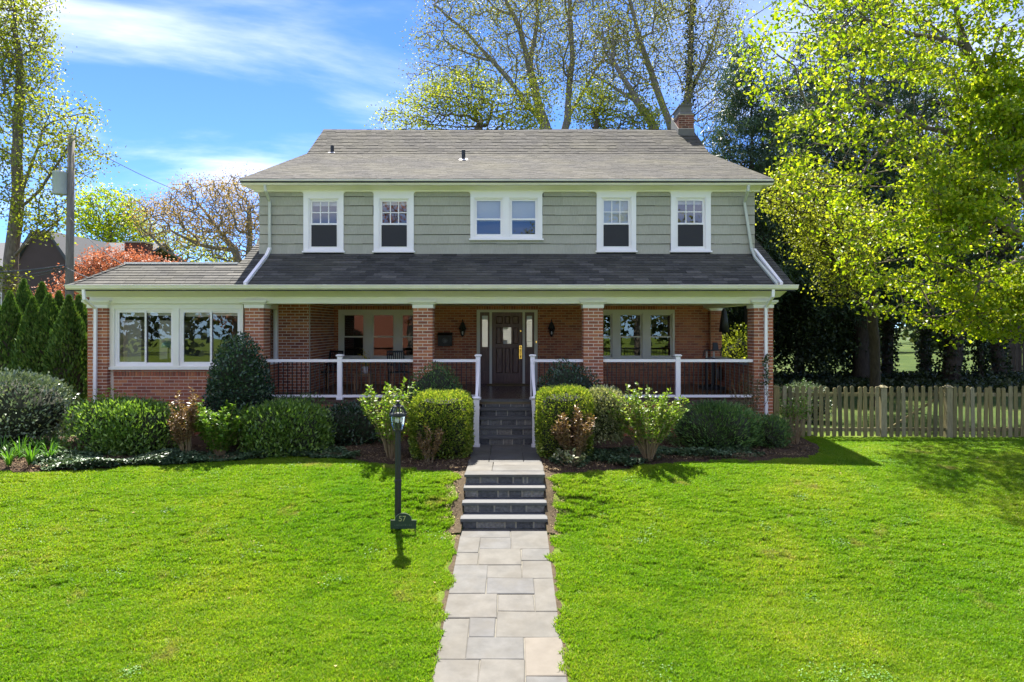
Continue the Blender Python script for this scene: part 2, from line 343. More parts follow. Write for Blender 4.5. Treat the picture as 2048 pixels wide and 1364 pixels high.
def edges():
    for s_ in (-1, 1):
        ys = np.linspace(1.0, 10.47, 120); V = []
        for y in ys:
            w = .05 + .02 * math.sin(y * 7 + s_) + .015 * math.sin(y * 19)
            for f in (0, .5, 1): x = XC + s_ * (.665 + w * f); V.append((x, y, float(gz(x, y)) + .007 - .002 * f))
        i = np.arange(120 * 3 - 3).reshape(119, 3)[:, :2].ravel(); np_obj('soil_edge', V, np.stack([i, i + 1, i + 4, i + 3], 1), M['strip'], None, None, True, 'structure')
edges()

# grass: one tuft, set down many thousand times
def in_lawn(x, y):
    ok = (y < bed_front(x) - .08)
    px = np.abs(x - XC)
    ok &= ~((px < .765 + .025 * np.sin(y * 7)) & (y < 10.8)) & ~((px < .84) & (y >= 10.4) & (y < 15))
    ok &= ~((px < .90 + .05 * np.sin(y * 11)) & (y > 10.35) & (y < 12.4))
    ok &= ~((px < .86 + .05 * np.sin(y * 5.3)) & (y > 8.6) & (y < 10.4) & (np.sin(x * 71 + y * 37) > -.3))
    ok &= ~((y > 15.6))
    return ok
def make_grass():
    g = np.random.default_rng(3); nb = 300
    rr = .13 * np.sqrt(g.random(nb)); aa = g.random(nb) * 6.283
    bx, by = rr * np.cos(aa), rr * np.sin(aa); h = .024 + .022 * g.random(nb); w = .0034 + .0028 * g.random(nb)
    th = g.random(nb) * 6.283; ln = h * (.25 + .9 * g.random(nb)); la = g.random(nb) * 6.283
    c, s = np.cos(th), np.sin(th)
    p0 = np.stack([bx - c * w, by - s * w, -.008 + 0 * h], 1); p1 = np.stack([bx + c * w, by + s * w, -.008 + 0 * h], 1)
    mx_, my_ = bx + .35 * ln * np.cos(la), by + .35 * ln * np.sin(la)
    p2 = np.stack([mx_ + c * w * .8, my_ + s * w * .8, h * .62], 1); p3 = np.stack([mx_ - c * w * .8, my_ - s * w * .8, h * .62], 1)
    p4 = np.stack([bx + ln * np.cos(la), by + ln * np.sin(la), h], 1)
    V = np.stack([p0, p1, p2, p3, p4], 1).reshape(-1, 3); fs = []; var = []
    vv = g.random(nb)
    for k in range(nb):
        b = 5 * k; fs.append([b, b + 1, b + 2, b + 3]); fs.append([b + 3, b + 2, b + 4]); var += [vv[k]] * 2
    sp = .105; xs = np.arange(-13.5, 14.5, sp); ys = np.arange(4.9, 15.7, sp); X, Y = np.meshgrid(xs, ys)
    X = (X + (g.random(X.shape) - .5) * sp * 1.2).ravel(); Y = (Y + (g.random(Y.shape) - .5) * sp * 1.2).ravel()
    k = in_lawn(X, Y) & (np.abs(X) < .78 * Y + .5); X, Y = X[k], Y[k]
    # worn spots where little grows
    bare = (np.sin(X * 2.3 + 1.1 * np.sin(Y * 1.9)) * np.sin(Y * 2.9 + 1.7 * np.sin(X * 1.3)) > .93) & (g.random(len(X)) < .75)
    X, Y = X[~bare], Y[~bare]
    P = np.stack([X, Y, gz(X, Y)], 1); n0 = len(V)
    me = bpy.data.meshes.new('grass'); me.from_pydata(np.concatenate([V, P]).tolist(), [], fs); me.update()
    a = me.attributes.new('var', 'FLOAT', 'FACE'); a.data.foreach_set('value', np.array(var, np.float32))
    a = me.attributes.new('spot', 'BOOLEAN', 'POINT'); a.data.foreach_set('value', np.concatenate([np.zeros(n0, bool), np.ones(len(P), bool)]))
    sc_ = np.concatenate([np.ones(n0), .75 + .55 * g.random(len(P))]).astype(np.float32); a = me.attributes.new('size', 'FLOAT', 'POINT'); a.data.foreach_set('value', sc_)
    me.materials.append(M['grass']); ob = link('grass', me); ob['kind'] = 'stuff'; ob['label'] = 'short mown green grass of the front lawn'
    nt = bpy.data.node_groups.new('grass_nodes', 'GeometryNodeTree'); L = nt.links.new
    nt.interface.new_socket('Geometry', in_out='INPUT', socket_type='NodeSocketGeometry'); nt.interface.new_socket('Geometry', in_out='OUTPUT', socket_type='NodeSocketGeometry')
    gi, go = nt.nodes.new('NodeGroupInput'), nt.nodes.new('NodeGroupOutput')
    na = nt.nodes.new('GeometryNodeInputNamedAttribute'); na.data_type = 'BOOLEAN'; na.inputs['Name'].default_value = 'spot'
    sg = nt.nodes.new('GeometryNodeSeparateGeometry'); sg.domain = 'POINT'
    ip = nt.nodes.new('GeometryNodeInstanceOnPoints'); rv = nt.nodes.new('FunctionNodeRandomValue'); rv.data_type = 'FLOAT'; rv.inputs[3].default_value = 6.283
    cx = nt.nodes.new('ShaderNodeCombineXYZ'); ns = nt.nodes.new('GeometryNodeInputNamedAttribute'); ns.data_type = 'FLOAT'; ns.inputs['Name'].default_value = 'size'
    L(gi.outputs[0], sg.inputs['Geometry']); L(na.outputs[0], sg.inputs['Selection'])
    L(sg.outputs['Selection'], ip.inputs['Points']); L(sg.outputs['Inverted'], ip.inputs['Instance'])
    L(rv.outputs[1], cx.inputs[2]); L(cx.outputs[0], ip.inputs['Rotation']); L(ns.outputs[0], ip.inputs['Scale']); L(ip.outputs[0], go.inputs[0])
    md = ob.modifiers.new('grass', 'NODES'); md.node_group = nt
make_grass()

# ------------------------------------------------------------------ path, landing, steps
def path_z(y): return .412 - .0923 * (10.67 - y)
def inv_y(py): return 4.175 / ((py - HY) / F + .0923)
def slab(name, x0, x1, y0, y1, zf, th, mat, parent, j=.003, label=None, lift=0.0):
    a = [rnd.uniform(-.009, .009) for _ in range(8)]; b = .010
    c = [(x0 + j + a[0], y0 + j + a[1]), (x1 - j + a[2], y0 + j + a[3]), (x1 - j + a[4], y1 - j + a[5]), (x0 + j + a[6], y1 - j + a[7])]
    mx_, my_ = (x0 + x1) / 2, (y0 + y1) / 2
    t = [(x + math.copysign(b, mx_ - x), y + math.copysign(b, my_ - y)) for x, y in c]
    mb = MB(); dz = lift + rnd.uniform(-.003, .004)
    vs = [(x, y, zf(y) - th) for x, y in c] + [(x, y, zf(y) - .006 + dz) for x, y in c] + [(x, y, zf(y) + dz) for x, y in t]
    mb.add(vs, [(3, 2, 1, 0)] + [(i, (i + 1) % 4, 4 + (i + 1) % 4, 4 + i) for i in range(4)] + [(4 + i, 4 + (i + 1) % 4, 8 + (i + 1) % 4, 8 + i) for i in range(4)] + [(8, 9, 10, 11)])
    o = mb.build(name, mat, parent, loc=((x0 + x1) / 2, (y0 + y1) / 2, zf((y0 + y1) / 2)))
    if label: o['label'] = label
    return o
mb = MB(); mb.hexa([(XC - .69, 0, path_z(0) - .2), (XC + .69, 0, path_z(0) - .2), (XC + .69, 10.7, path_z(10.7) - .2), (XC - .69, 10.7, path_z(10.7) - .2),
                    (XC - .69, 0, path_z(0) - .002), (XC + .69, 0, path_z(0) - .002), (XC + .69, 10.7, path_z(10.7) - .002), (XC - .69, 10.7, path_z(10.7) - .002)])
path = mb.build('path', M['pathjoint'], None, kind='structure')
ST = [(498, 725, 678, 713), (490, 586, 713, 782), (586, 726, 713, 765), (727, 905, 678, 765), (478, 581, 782, 838), (581, 773, 765, 838), (774, 915, 765, 818),
      (446, 617, 838, 968), (618, 776, 838, 898), (777, 925, 818, 898), (617, 832, 898, 970), (833, 945, 898, 1047), (420, 664, 968, 1078), (665, 832, 970, 1047),
      (385, 536, 1078, 1263), (537, 658, 1078, 1165), (659, 968, 1047, 1165), (522, 790, 1165, 1266), (791, 1000, 1165, 1342), (365, 580, 1263, 1400), (581, 790, 1266, 1390), (791, 1003, 1342, 1420)]
PL, PR = XC - .685, XC + .685
for k, (a, b, c, d) in enumerate(ST):
    fy = lambda v: 760 + v / 2.258
    y1, y0 = inv_y(fy(c)), inv_y(fy(d)); ym = .5 * (fy(c) + fy(d)); Ym = inv_y(ym)
    x0, x1 = PX(700 + a / 2.258, Ym), PX(700 + b / 2.258, Ym)
    if a < 500 and x0 < XC - .5: x0 = PL
    if x1 > XC + .48: x1 = PR
    slab('flagstone', x0, x1, y0, min(y1, 10.665), path_z, .05, M['flag_orange'] if k == 18 else M['flag'], path, label='orange tan flagstone of the path' if k == 18 else None, lift=.009)
y = inv_y(760 + 1390 / 2.258) - .03
while y > .6:
    d = rnd.uniform(.4, .7); s_ = XC + rnd.choice([-.2, .15, .3, -.1])
    slab('flagstone', PL, s_, y - d, y, path_z, .05, M['flag'], path, lift=.02); slab('flagstone', s_, PR, y - d, y, path_z, .05, M['flag'], path, lift=.02); y -= d
# lower flight: four risers up to the landing
low = thing('garden_steps', 'lower flight of four bluestone steps between the lawns', 'steps', (XC, 10.67, .41))
LZ = [.41, .58, .75, .92, 1.09]; LN = [10.70, 11.02, 11.31, 11.56]       # nosing fronts of treads 1-4
def riser_row(parent, x0, x1, y, z0, z1, cuts):
    mb = MB(); mb.box(x0 + .01, x1 - .01, y + .012, y + .2, z0, z1); mb.build('riser', M['joint'], parent)
    xs = [x0] + [x0 + (x1 - x0) * c for c in cuts] + [x1]
    for i in range(len(xs) - 1):
        a, b = xs[i] + .014, xs[i + 1] - .014; e = rnd.uniform(0, .008)
        MB().hexa([(a, y - e, z0 + .012), (b, y - e, z0 + .01), (b, y + .05, z0 + .01), (a, y + .05, z0 + .012), (a, y - e, z1 - .012), (b, y - e + .003, z1 - .008), (b, y + .05, z1 - .008), (a, y + .05, z1 - .012)]).build('riser_stone', M['riser'], parent, loc=((a + b) / 2, y, (z0 + z1) / 2))
cutsL = [[.18, .51, .64, .85], [.18, .38, .58, .77], [.16, .42, .55, .72, .84], [.19, .41, .61, .74, .79]]
for i in range(4):
    riser_row(low, XC - .665, XC + .665, LN[i] + .035, LZ[i], LZ[i + 1] - .05, cutsL[i])
    if i < 3: slab('tread', XC - .685, XC + .685, LN[i], LN[i + 1] + .06, lambda y, z=LZ[i + 1]: z, .05, M['bluestone'], low, 0)
# landing
lm = MB(); lm.box(XC - .66, XC + .66, 11.64, 14.42, .7, 1.045); landing = lm.build('landing', M['joint'], None, kind='structure')
for x0, x1, y0, y1 in [(-.685, .685, 11.56, 11.83), (-.685, -.22, 11.83, 12.62), (-.22, .685, 11.83, 12.28), (-.22, .685, 12.28, 12.62), (-.685, -.3, 12.62, 13.5), (-.3, .33, 12.62, 13.3), (.33, .685, 12.62, 13.5), (-.3, .33, 13.3, 14.1), (-.685, -.3, 13.5, 14.43), (.33, .685, 13.5, 14.43), (-.3, .33, 14.1, 14.43)]:
    slab('flagstone', XC + x0, XC + x1, y0, y1, lambda y: 1.09, .05, M['flag'], landing, .004)

# ------------------------------------------------------------------ the house
PY, WY, DY = 15.51, 19.76, 16.64                  # pier fronts, porch back wall, dormer wall
FZ = 1.92                                        # porch floor
house = thing('house', 'two storey house with brick porch and sage green shingled upper floor', 'house', (XC, 20, 1.0))
def part(name, mat, fn, parent=None, **kw):
    mb = MB(); fn(mb); return mb.build(name, mat, parent or house, **kw)
def wall_open(mb, x0, x1, z0, z1, y0, y1, rects):
    xs = sorted({x0, x1, *[v for r in rects for v in (r[0], r[1]) if x0 < v < x1]}); zs = sorted({z0, z1, *[v for r in rects for v in (r[2], r[3]) if z0 < v < z1]})
    for i in range(len(xs) - 1):
        for j in range(len(zs) - 1):
            cx, cz = (xs[i] + xs[i + 1]) / 2, (zs[j] + zs[j + 1]) / 2
            if not any(r[0] < cx < r[1] and r[2] < cz < r[3] for r in rects): mb.box(xs[i], xs[i + 1], y0, y1, zs[j], zs[j + 1])
BH, BL, BJ = .0743, .214, .016
budget = [300]; brick_meshes = {}
stuff_b = MB()
def brick_one(x0, x1, y0, y1, z0, z1, parent):
    if parent is None or budget[0] <= 0:
        stuff_b.box(x0, x1, y0, y1, z0, z1, rnd.random()); return
    budget[0] -= 1; d = (round(x1 - x0, 3), round(y1 - y0, 3), round(z1 - z0, 3))
    if d not in brick_meshes:
        me = bpy.data.meshes.new('brick'); t = MB().box(-d[0] / 2, d[0] / 2, -d[1] / 2, d[1] / 2, -d[2] / 2, d[2] / 2); me.from_pydata(t.v, [], t.f); me.materials.append(M['brick']); brick_meshes[d] = me
    link('brick', brick_meshes[d], parent, ((x0 + x1) / 2, (y0 + y1) / 2, (z0 + z1) / 2))
def brick_run(a0, a1, z0, z1, rects, emit, ph=0, soldier=()):
    """running bond over a..., z...; emit(a0, a1, z0, z1) for every brick, cut round the openings"""
    k = 0; z = z0
    while z < z1 - .02:
        zt = min(z + BH, z1); off = (BL / 2 if (k + ph) % 2 else 0); blocks = [r for r in rects if r[2] < zt - .015 and r[3] > z + .015]
        a = a0 - off
        while a < a1 - .01:
            s, e = max(a, a0), min(a + BL, a1); segs = [(s, e)]
            for r in blocks:
                ns = []
                for (p, q) in segs:
                    if r[1] <= p or r[0] >= q: ns.append((p, q)); continue
                    if r[0] > p: ns.append((p, r[0]))
                    if r[1] < q: ns.append((r[1], q))
                segs = ns
            for p, q in segs:
                if q - p > .035: emit(p + BJ / 2, q - BJ / 2, z + BJ / 2, zt - BJ / 2)
            a += BL
        z = zt; k += 1
def soldier(a0, a1, z0, z1, emit, w=.0715):
    n = max(1, round((a1 - a0) / w)); w = (a1 - a0) / n
    for i in range(n): emit(a0 + i * w + BJ / 2, a0 + (i + 1) * w - BJ / 2, z0 + BJ / 2, z1 - BJ / 2)
E = .007                                          # how far bricks stand proud of the mortar
# --- four front piers: every front brick its own piece
def pier(x0, x1, zb, zt, yf=PY, dep=.44, own=True):
    p = part('pier', M['mortar'], lambda m: m.box(x0 + E, x1 - E, yf + E, yf + dep - E, zb, zt))
    n = int(round((zt - zb) / BH)); h = (zt - zb) / n; w = x1 - x0
    for k in range(n - 1, -1, -1):
        z0, z1 = zb + k * h + BJ / 2, zb + (k + 1) * h - BJ / 2
        cuts = [0, .5, 1] if k % 2 else [0, .25, .75, 1]
        for i in range(len(cuts) - 1):
            a, b = x0 + w * cuts[i], x0 + w * cuts[i + 1]
            brick_one(a + (BJ / 2 if i else 0), b - (BJ / 2 if i < len(cuts) - 2 else 0), yf, yf + .1, z0, z1, p if own and z1 > 1.75 else None)
        d = [(yf + .112, yf + .112 + (.1 if k % 2 else .214)), (yf + .112 + (.112 if k % 2 else .226), yf + dep)]
        for (ya, yb) in d:
            if yb - ya > .03:
                stuff_b.box(x0, x0 + .09, ya, yb, z0, z1, rnd.random()); stuff_b.box(x1 - .09, x1, ya, yb, z0, z1, rnd.random())
        stuff_b.box(x0 + .1, x1 - .1, yf + dep - .09, yf + dep, z0, z1, rnd.random())
    return p
PIERS = [(-2.25, -1.807), (1.625, 2.075), (5.50, 5.935), (-6.075, -5.645), (-9.65, -9.20)]
CAPZ = 4.01
for i, (a, b) in enumerate(PIERS): pier(a, b, 1.0 if i != 1 else 1.0, CAPZ)
def capital(m, x0, x1, y0, y1, z0=CAPZ):
    prof = [(0.0, z0), (.0, z0 + .075), (.03, z0 + .09), (.05, z0 + .115), (.075, z0 + .135), (.075, z0 + .175)]
    ring = []
    for d, z in [(.012, z0)] + [(d + .012, z) for d, z in prof[1:]]:
        ring.append([(x0 - d, y0 - d, z), (x1 + d, y0 - d, z), (x1 + d, y1 + d, z), (x0 - d, y1 + d, z)])
    vs = [p for r in ring for p in r]; n = len(ring)
    m.add(vs, [(3, 2, 1, 0), tuple(4 * (n - 1) + i for i in range(4))] + [(4 * i + j, 4 * i + (j + 1) % 4, 4 * i + 4 + (j + 1) % 4, 4 * i + 4 + j) for i in range(n - 1) for j in range(4)])
for a, b in PIERS: part('capital', M['white'], lambda m: capital(m, a, b, PY, PY + .44))
# --- porch: floor, base, ceiling, beams
part('porch_floor', M['floor'], lambda m: m.box(-5.93, 5.95, 15.525, WY + .05, FZ - .1, FZ))
part('porch_base', M['mortar'], lambda m: [m.box(-5.6, XC - .72, 15.54, 15.8, .9, FZ - .1), m.box(XC + .72, 5.46, 15.54, 15.8, .9, FZ - .1)])
for a0, a1 in ((-5.62, -2.26), (-1.8, XC - .72), (XC + .72, 1.615), (2.085, 5.49)):
    brick_run(a0, a1, 1.0, FZ - .19, [], lambda p, q, z0, z1: stuff_b.box(p, q, 15.52, 15.6, z0, z1, rnd.random()))
    soldier(a0, a1, FZ - .19, FZ - .1, lambda p, q, z0, z1: stuff_b.box(p, q, 15.5, 15.6, z0, z1, rnd.random()))
part('porch_ceiling', M['ceil'], lambda m: m.box(-5.94, 5.9, 15.8, WY + .1, 4.19, 4.25))
part('beam', M['white'], lambda m: m.box(-9.62, 5.93, PY + .03, PY + .36, 4.112, 4.262))
part('beam', M['white'], lambda m: m.box(5.53, 5.9, PY + .361, WY + .1, 4.112, 4.262))
part('soffit', M['white'], lambda m: m.ext_x([(PY + .032, 4.258), (15.06, 4.40), (15.06, 4.43), (PY + .3, 4.46), (PY + .3, 4.264)], -9.7, 6.1))
part('gutter', M['gutter'], lambda m: m.ext_x([(15.06, 4.505), (14.92, 4.505), (14.92, 4.485), (14.935, 4.475), (14.95, 4.43), (14.985, 4.40), (15.06, 4.40)], -9.79, 6.275))
for x in (-7.2, -4.1, -1.0, 2.1, 5.0): part('gutter_joint', M['gutter'], lambda m: m.ext_x([(15.05, 4.508), (14.917, 4.508), (14.917, 4.483), (14.932, 4.473), (14.947, 4.428), (14.983, 4.397), (15.05, 4.397)], x - .04, x + .04))
# --- porch back wall with door and two triple windows
LW = (PX(677, WY), PX(852, WY), PZ(721.5, WY), PZ(619.5, WY)); RW = (PX(1172, WY), PX(1349, WY), PZ(721.5, WY), PZ(619.5, WY))
DR = (PX(953.6, WY), PX(1075, WY), FZ, PZ(619.5, WY))
part('wall', M['mortar_shaded'], lambda m: wall_open(m, -5.2, 5.98, FZ, 4.19, WY + .012, WY + .2, [LW, RW, DR]))
ov = [LW, RW, DR]; sold = [(r[0] - .02, r[1] + .02, r[3], 4.19) for r in ov]
def wemit(p, q, z0, z1): brick_one(p, q, WY, WY + .05, z0, z1, None)
brick_run(-5.2, 5.98, FZ, 4.19, ov + sold, wemit)
for r in sold: soldier(r[0], r[1], r[2] + .0, r[3], wemit)
for r in (LW, RW): soldier(r[0] - .02, r[1] + .02, r[2] - .08, r[2], lambda p, q, z0, z1: brick_one(p, q, WY - .02, WY + .03, z0, z1, None))
# return block at the left end of the porch and the half wall, pilaster and parapet
part('wall', M['mortar'], lambda m: m.box(-5.94 + E, -5.148 - E, 17.33 + E, WY + .02, FZ, 4.19))
brick_run(-5.94, -5.148, FZ, 4.19, [], lambda p, q, z0, z1: brick_one(p, q, 17.33, 17.42, z0, z1, None))
brick_run(17.34, WY, FZ, 4.19, [], lambda p, q, z0, z1: stuff_b.box(-5.24, -5.148, max(p, 17.426), q, z0, z1, rnd.random()) if q > 17.45 else None, 1)
part('pilaster', M['mortar_shaded'], lambda m: m.box(5.69 + E, 6.02 - E, 19.55 + E, WY + .1, FZ, CAPZ + .03))
brick_run(5.69, 6.02, FZ, CAPZ + .03, [], lambda p, q, z0, z1: brick_one(p, q, 19.55, 19.62, z0, z1, None))
brick_run(19.55, 19.8, FZ, CAPZ + .03, [], lambda p, q, z0, z1: stuff_b.box(5.69, 5.74, max(p, 19.63), q, z0, z1, rnd.random()) if q > 19.66 else None, 1)
part('capital', M['white'], lambda m: m.ext_y([(5.68, CAPZ + .03), (6.05, CAPZ + .03), (6.08, 4.11), (5.62, 4.11)], 19.5, 19.9))
part('side_parapet', M['mortar_shaded'], lambda m: m.box(5.66 + E, 5.9 - E, 15.96, 19.54, 1.0, 2.66))
brick_run(15.96, 19.54, FZ, 2.66, [], lambda p, q, z0, z1: [stuff_b.box(5.66, 5.72, p, q, z0, z1, rnd.random()), stuff_b.box(5.84, 5.9, p, q, z0, z1, rnd.random())])
part('parapet_cap', M['lead'], lambda m: m.box(5.6, 5.95, 15.96, 19.54, 2.661, 2.72))
# --- windows
def pane(parent, x0, x1, z0, z1, y, mat='glass'):
    MB().add([(x0, y, z0), (x1, y, z0), (x1, y, z1), (x0, y, z1)], [(0, 1, 2, 3)]).build('pane', M[mat], parent)
def frame_boxes(m, x0, x1, z0, z1, y0, y1, w, wb=None, wt=None):
    wb = wb or w; wt = wt or w
    m.box(x0, x0 + w, y0, y1, z0, z1); m.box(x1 - w, x1, y0, y1, z0, z1); m.box(x0 + w, x1 - w, y0, y1, z0, z0 + wb); m.box(x0 + w, x1 - w, y0, y1, z1 - wt, z1)
def sash_window(x0, x1, z0, z1, y, zm, mat, lites=None, sc=True, blind=0, dark=True, w=.045):
    """double hung window: frame with an upper and a lower sash, panes, muntins, insect screen, blind"""
    f = MB(); frame_boxes(f, x0, x1, z0, z1, y, y + .1, .022); frame_boxes(f, x0 + .023, x1 - .023, zm - .02, z1 - .023, y + .045, y + .08, w, .04); frame_boxes(f, x0 + .023, x1 - .023, z0 + .023, zm + .02, y + .012, y + .044, w, .055, .04)
    o = f.build('window', mat, house); a, b = x0 + .023 + w, x1 - .023 - w
    pane(o, a, b, zm + .02, z1 - .023 - w, y + .06); pane(o, a, b, z0 + .078, zm - .02, y + .03)
    if lites:
        m_ = MB(); nx, nz = lites; p0, p1 = zm + .02, z1 - .023 - w
        for i in range(1, nx): c = a + (b - a) * i / nx; m_.box(c - .011, c + .011, y + .05, y + .07, p0, p1)
        for i in range(1, nz): c = p0 + (p1 - p0) * i / nz; m_.box(a, b, y + .052, y + .068, c - .011, c + .011)
        m_.build('muntin', mat, o)
    if sc: MB().box(a - .01, b + .01, y + .004, y + .008, z0 + .07, zm - .03).build('insect_screen', M['screen'], o)
    if blind: MB().box(a - .02, b + .02, y + .13, y + .14, z1 - .05 - blind, z1 - .03).build('blind', M['blind'], o)
    return o
# upstairs
UP = [(608, 688, 505.5, 618.5, 678.8, 397.5, 499, 448.2, (3, 2), .11, 1), (748, 828, 505.5, 758.5, 818.8, 397.5, 499, 448.2, (3, 2), .09, 1), (1193, 1271.5, 505, 1202, 1262, 395.5, 498.5, 447.5, (3, 2), .62, 1), (1341, 1420.5, 505, 1350.5, 1410.5, 395.5, 498.5, 447.5, (3, 2), .1, 1)]
def wx(p): return PX(p, DY)
def wz(p): return PZ(p, DY)
SOF = wz(384)                                     # foot of the upper frieze
openings = [(wx(u[3]), wx(u[4]), wz(u[6]), wz(u[5])) for u in UP] + [(wx(948), wx(1006.5), wz(475), wz(396)), (wx(1018.5), wx(1076), wz(475), wz(396))]
DX0, DX1, DZ0 = wx(519), wx(1508.5), 5.33
part('upper_wall', M['roofbase'], lambda m: wall_open(m, DX0, DX1, DZ0, SOF + .05, DY, DY + .12, openings))  # dark backing shows in the course gaps, standing in for shadow lines
casings = [(wx(u[0]), wx(u[1]), wz(u[2]), SOF) for u in UP] + [(wx(941), wx(1084.5), wz(481), SOF)]
for i, u in enumerate(UP):
    c = casings[i]; q = openings[i]
    def fn(m):
        m.box(c[0], q[0], DY - .055, DY - .001, c[2] + .04, c[3]); m.box(q[1], c[1], DY - .055, DY - .001, c[2] + .04, c[3])
        m.box(q[0], q[1], DY - .055, DY - .001, q[3], c[3]); m.box(q[0], q[1], DY - .055, DY - .001, c[2] + .04, q[2])
        m.box(c[0] - .03, c[1] + .03, DY - .085, DY - .001, c[2], c[2] + .039)
    part('window_casing', M['vinyl'], fn)
    sash_window(q[0] + .001, q[1] - .001, q[2], q[3], DY - .03, wz(u[7]), M['vinyl'], u[8], True, u[9])
c = casings[4]; q1, q2 = openings[4], openings[5]
def fn(m):
    m.box(c[0], q1[0], DY - .055, DY - .001, c[2] + .04, c[3]); m.box(q2[1], c[1], DY - .055, DY - .001, c[2] + .04, c[3]); m.box(q1[1], q2[0], DY - .055, DY - .001, c[2] + .04, c[3])
    for q in (q1, q2): m.box(q[0], q[1], DY - .055, DY - .001, q[3], c[3]); m.box(q[0], q[1], DY - .055, DY - .001, c[2] + .04, q[2])
    m.box(c[0] - .03, c[1] + .03, DY - .085, DY - .001, c[2], c[2] + .039)
part('window_casing', M['vinyl'], fn)
for q in (q1, q2): sash_window(q[0] + .001, q[1] - .001, q[2], q[3], DY - .03, wz(438.7), M['vinyl'], None, False, .5)
# sage green wall shingles, one object each
rows = [wz(p) for p in (511, 487.5, 468.7, 449.2, 430, 411.5, 393.2, 380)]
sh_budget = [300]
for r in range(7):
    z0, z1 = rows[r], rows[r + 1]; x = DX0 - .006 - rnd.uniform(0, .2); lo = max(z0, DZ0)
    if r == 6: z1 = SOF + .01
    while x < DX1:
        w = rnd.choice([.2, .26, .3, .36, .44, .52]) if r else rnd.choice([.16, .2, .24, .28]); a, b = max(x, DX0 - .006), min(x + w, DX1 + .006); x += w
        segs = [(a, b, z1 - .011)]
        for c in casings:
            ns = []
            for (p, q, tp) in segs:
                if c[1] <= p or c[0] >= q or c[2] > z1 - .03: ns.append((p, q, tp)); continue
                if c[0] > p: ns.append((p, c[0], tp))
                if r and c[2] > z0 + .05: ns.append((max(p, c[0]), min(q, c[1]), c[2] + .03))      # the strip below a sill
                if c[1] < q: ns.append((c[1], q, tp))
            segs = ns
        for p, q, top in segs:
            if q - p < .03: continue
            dz = rnd.uniform(-.005, .005) if r else 0
            p += .0004; q -= .0004; e = rnd.uniform(.026, .034)
            m_ = MB().hexa([(p, DY - e, lo + dz), (q, DY - e, lo + dz), (q, DY - .0005, lo + dz), (p, DY - .0005, lo + dz), (p, DY - .006, top), (q, DY - .006, top), (q, DY - .0005, top), (p, DY - .0005, top)])
            m_.build('shingle', M['siding'], house, loc=((p + q) / 2, DY, lo))
# frieze, soffit and gutter of the upper eave; small coves beside the casings
EY = 16.2
def fn(m):
    m.ext_x([(DY - .06, SOF), (DY - .0605, SOF + .03), (EY + .1, wz(373)), (EY + .1, 6.98), (DY + .1, 6.98), (DY + .1, SOF)], DX0 - .12, DX1 + .12)
    for c in casings:
        for sx, x in ((-1, c[0]), (1, c[1])):
            R_ = .07; pts = [(x, SOF), (x, SOF - R_)] + [(x + sx * (R_ - R_ * math.cos(t)), SOF - R_ + R_ * math.sin(t)) for t in np.linspace(0.2, 1.4, 5)] + [(x + sx * R_, SOF)]
            if sx > 0: pts = pts[::-1]
            m.ext_y(pts, DY - .053, DY - .002)
part('frieze', M['white'], fn)
part('gutter', M['gutter'], lambda m: m.ext_x([(EY + .1, 7.075), (EY - .04, 7.075), (EY - .04, 7.05), (EY - .02, 7.03), (EY, 6.96), (EY + .04, 6.945), (EY + .1, 6.945)], -6.44, 6.2))
part('eave_return', M['white'], lambda m: [m.hexa([(s0, EY + .1, 6.96), (s1, EY + .1, 6.96), (t1, DY + 1, SOF + .1), (t0, DY + 1, SOF + .1), (s0, EY + .1, 7.04), (s1, EY + .1, 7.04), (t1, DY + 1, 7.4), (t0, DY + 1, 7.4)]) for s0, s1, t0, t1 in ((-6.42, DX0 - .13, -6.42, DX0 - .01), (DX1 + .13, 6.18, DX1 + .01, 6.18))])
# --- roofs: boarded slabs with separate shingle tabs
def slope(y, y0, z0, s): return z0 + s * (y - y0)
LS, L0, LZ0 = .548, 15.0, 4.47
def hipx(y): return -9.80 + (y - 15.0) * (.70 / 1.05)
tab_meshes = {}; tab_t = [.013]
tabs_left = [300]
def tab(parent, x0, x1, ya, yb, za, zb, stuff, own):
    """one shingle tab: thick butt at the lower edge, thin at the top"""
    nrm = Vector((0, -(zb - za), yb - ya)).normalized(); t = tab_t[0] * (1 + rnd.uniform(0, .5))
    if own and tabs_left[0] > 0:
        tabs_left[0] -= 1; key = (round(x1 - x0, 2), round(yb - ya, 3))
        if key not in tab_meshes:
            w = key[0] / 2; me = bpy.data.meshes.new('shingle'); h = Vector((0, yb - ya, zb - za)); n_ = nrm * .018
            p = [(-w, 0, 0), (w, 0, 0), (w, h.y, h.z), (-w, h.y, h.z), (-w, n_.y, n_.z), (w, n_.y, n_.z), (w, h.y + nrm.y * .004, h.z + nrm.z * .004), (-w, h.y + nrm.y * .004, h.z + nrm.z * .004)]
            b_ = MB().hexa(p); me.from_pydata(b_.v, [], b_.f); me.materials.append(M['shingle']); tab_meshes[key] = me
        link('shingle', tab_meshes[key], parent, ((x0 + x1) / 2, ya, za)); return
    n_ = nrm * t; m2 = nrm * .003
    stuff.hexa([(x0, ya, za), (x1, ya, za), (x1, yb, zb), (x0, yb, zb), (x0, ya + n_.y, za + n_.z), (x1, ya + n_.y, za + n_.z), (x1, yb + m2.y, zb + m2.z), (x0, yb + m2.y, zb + m2.z)], rnd.random())
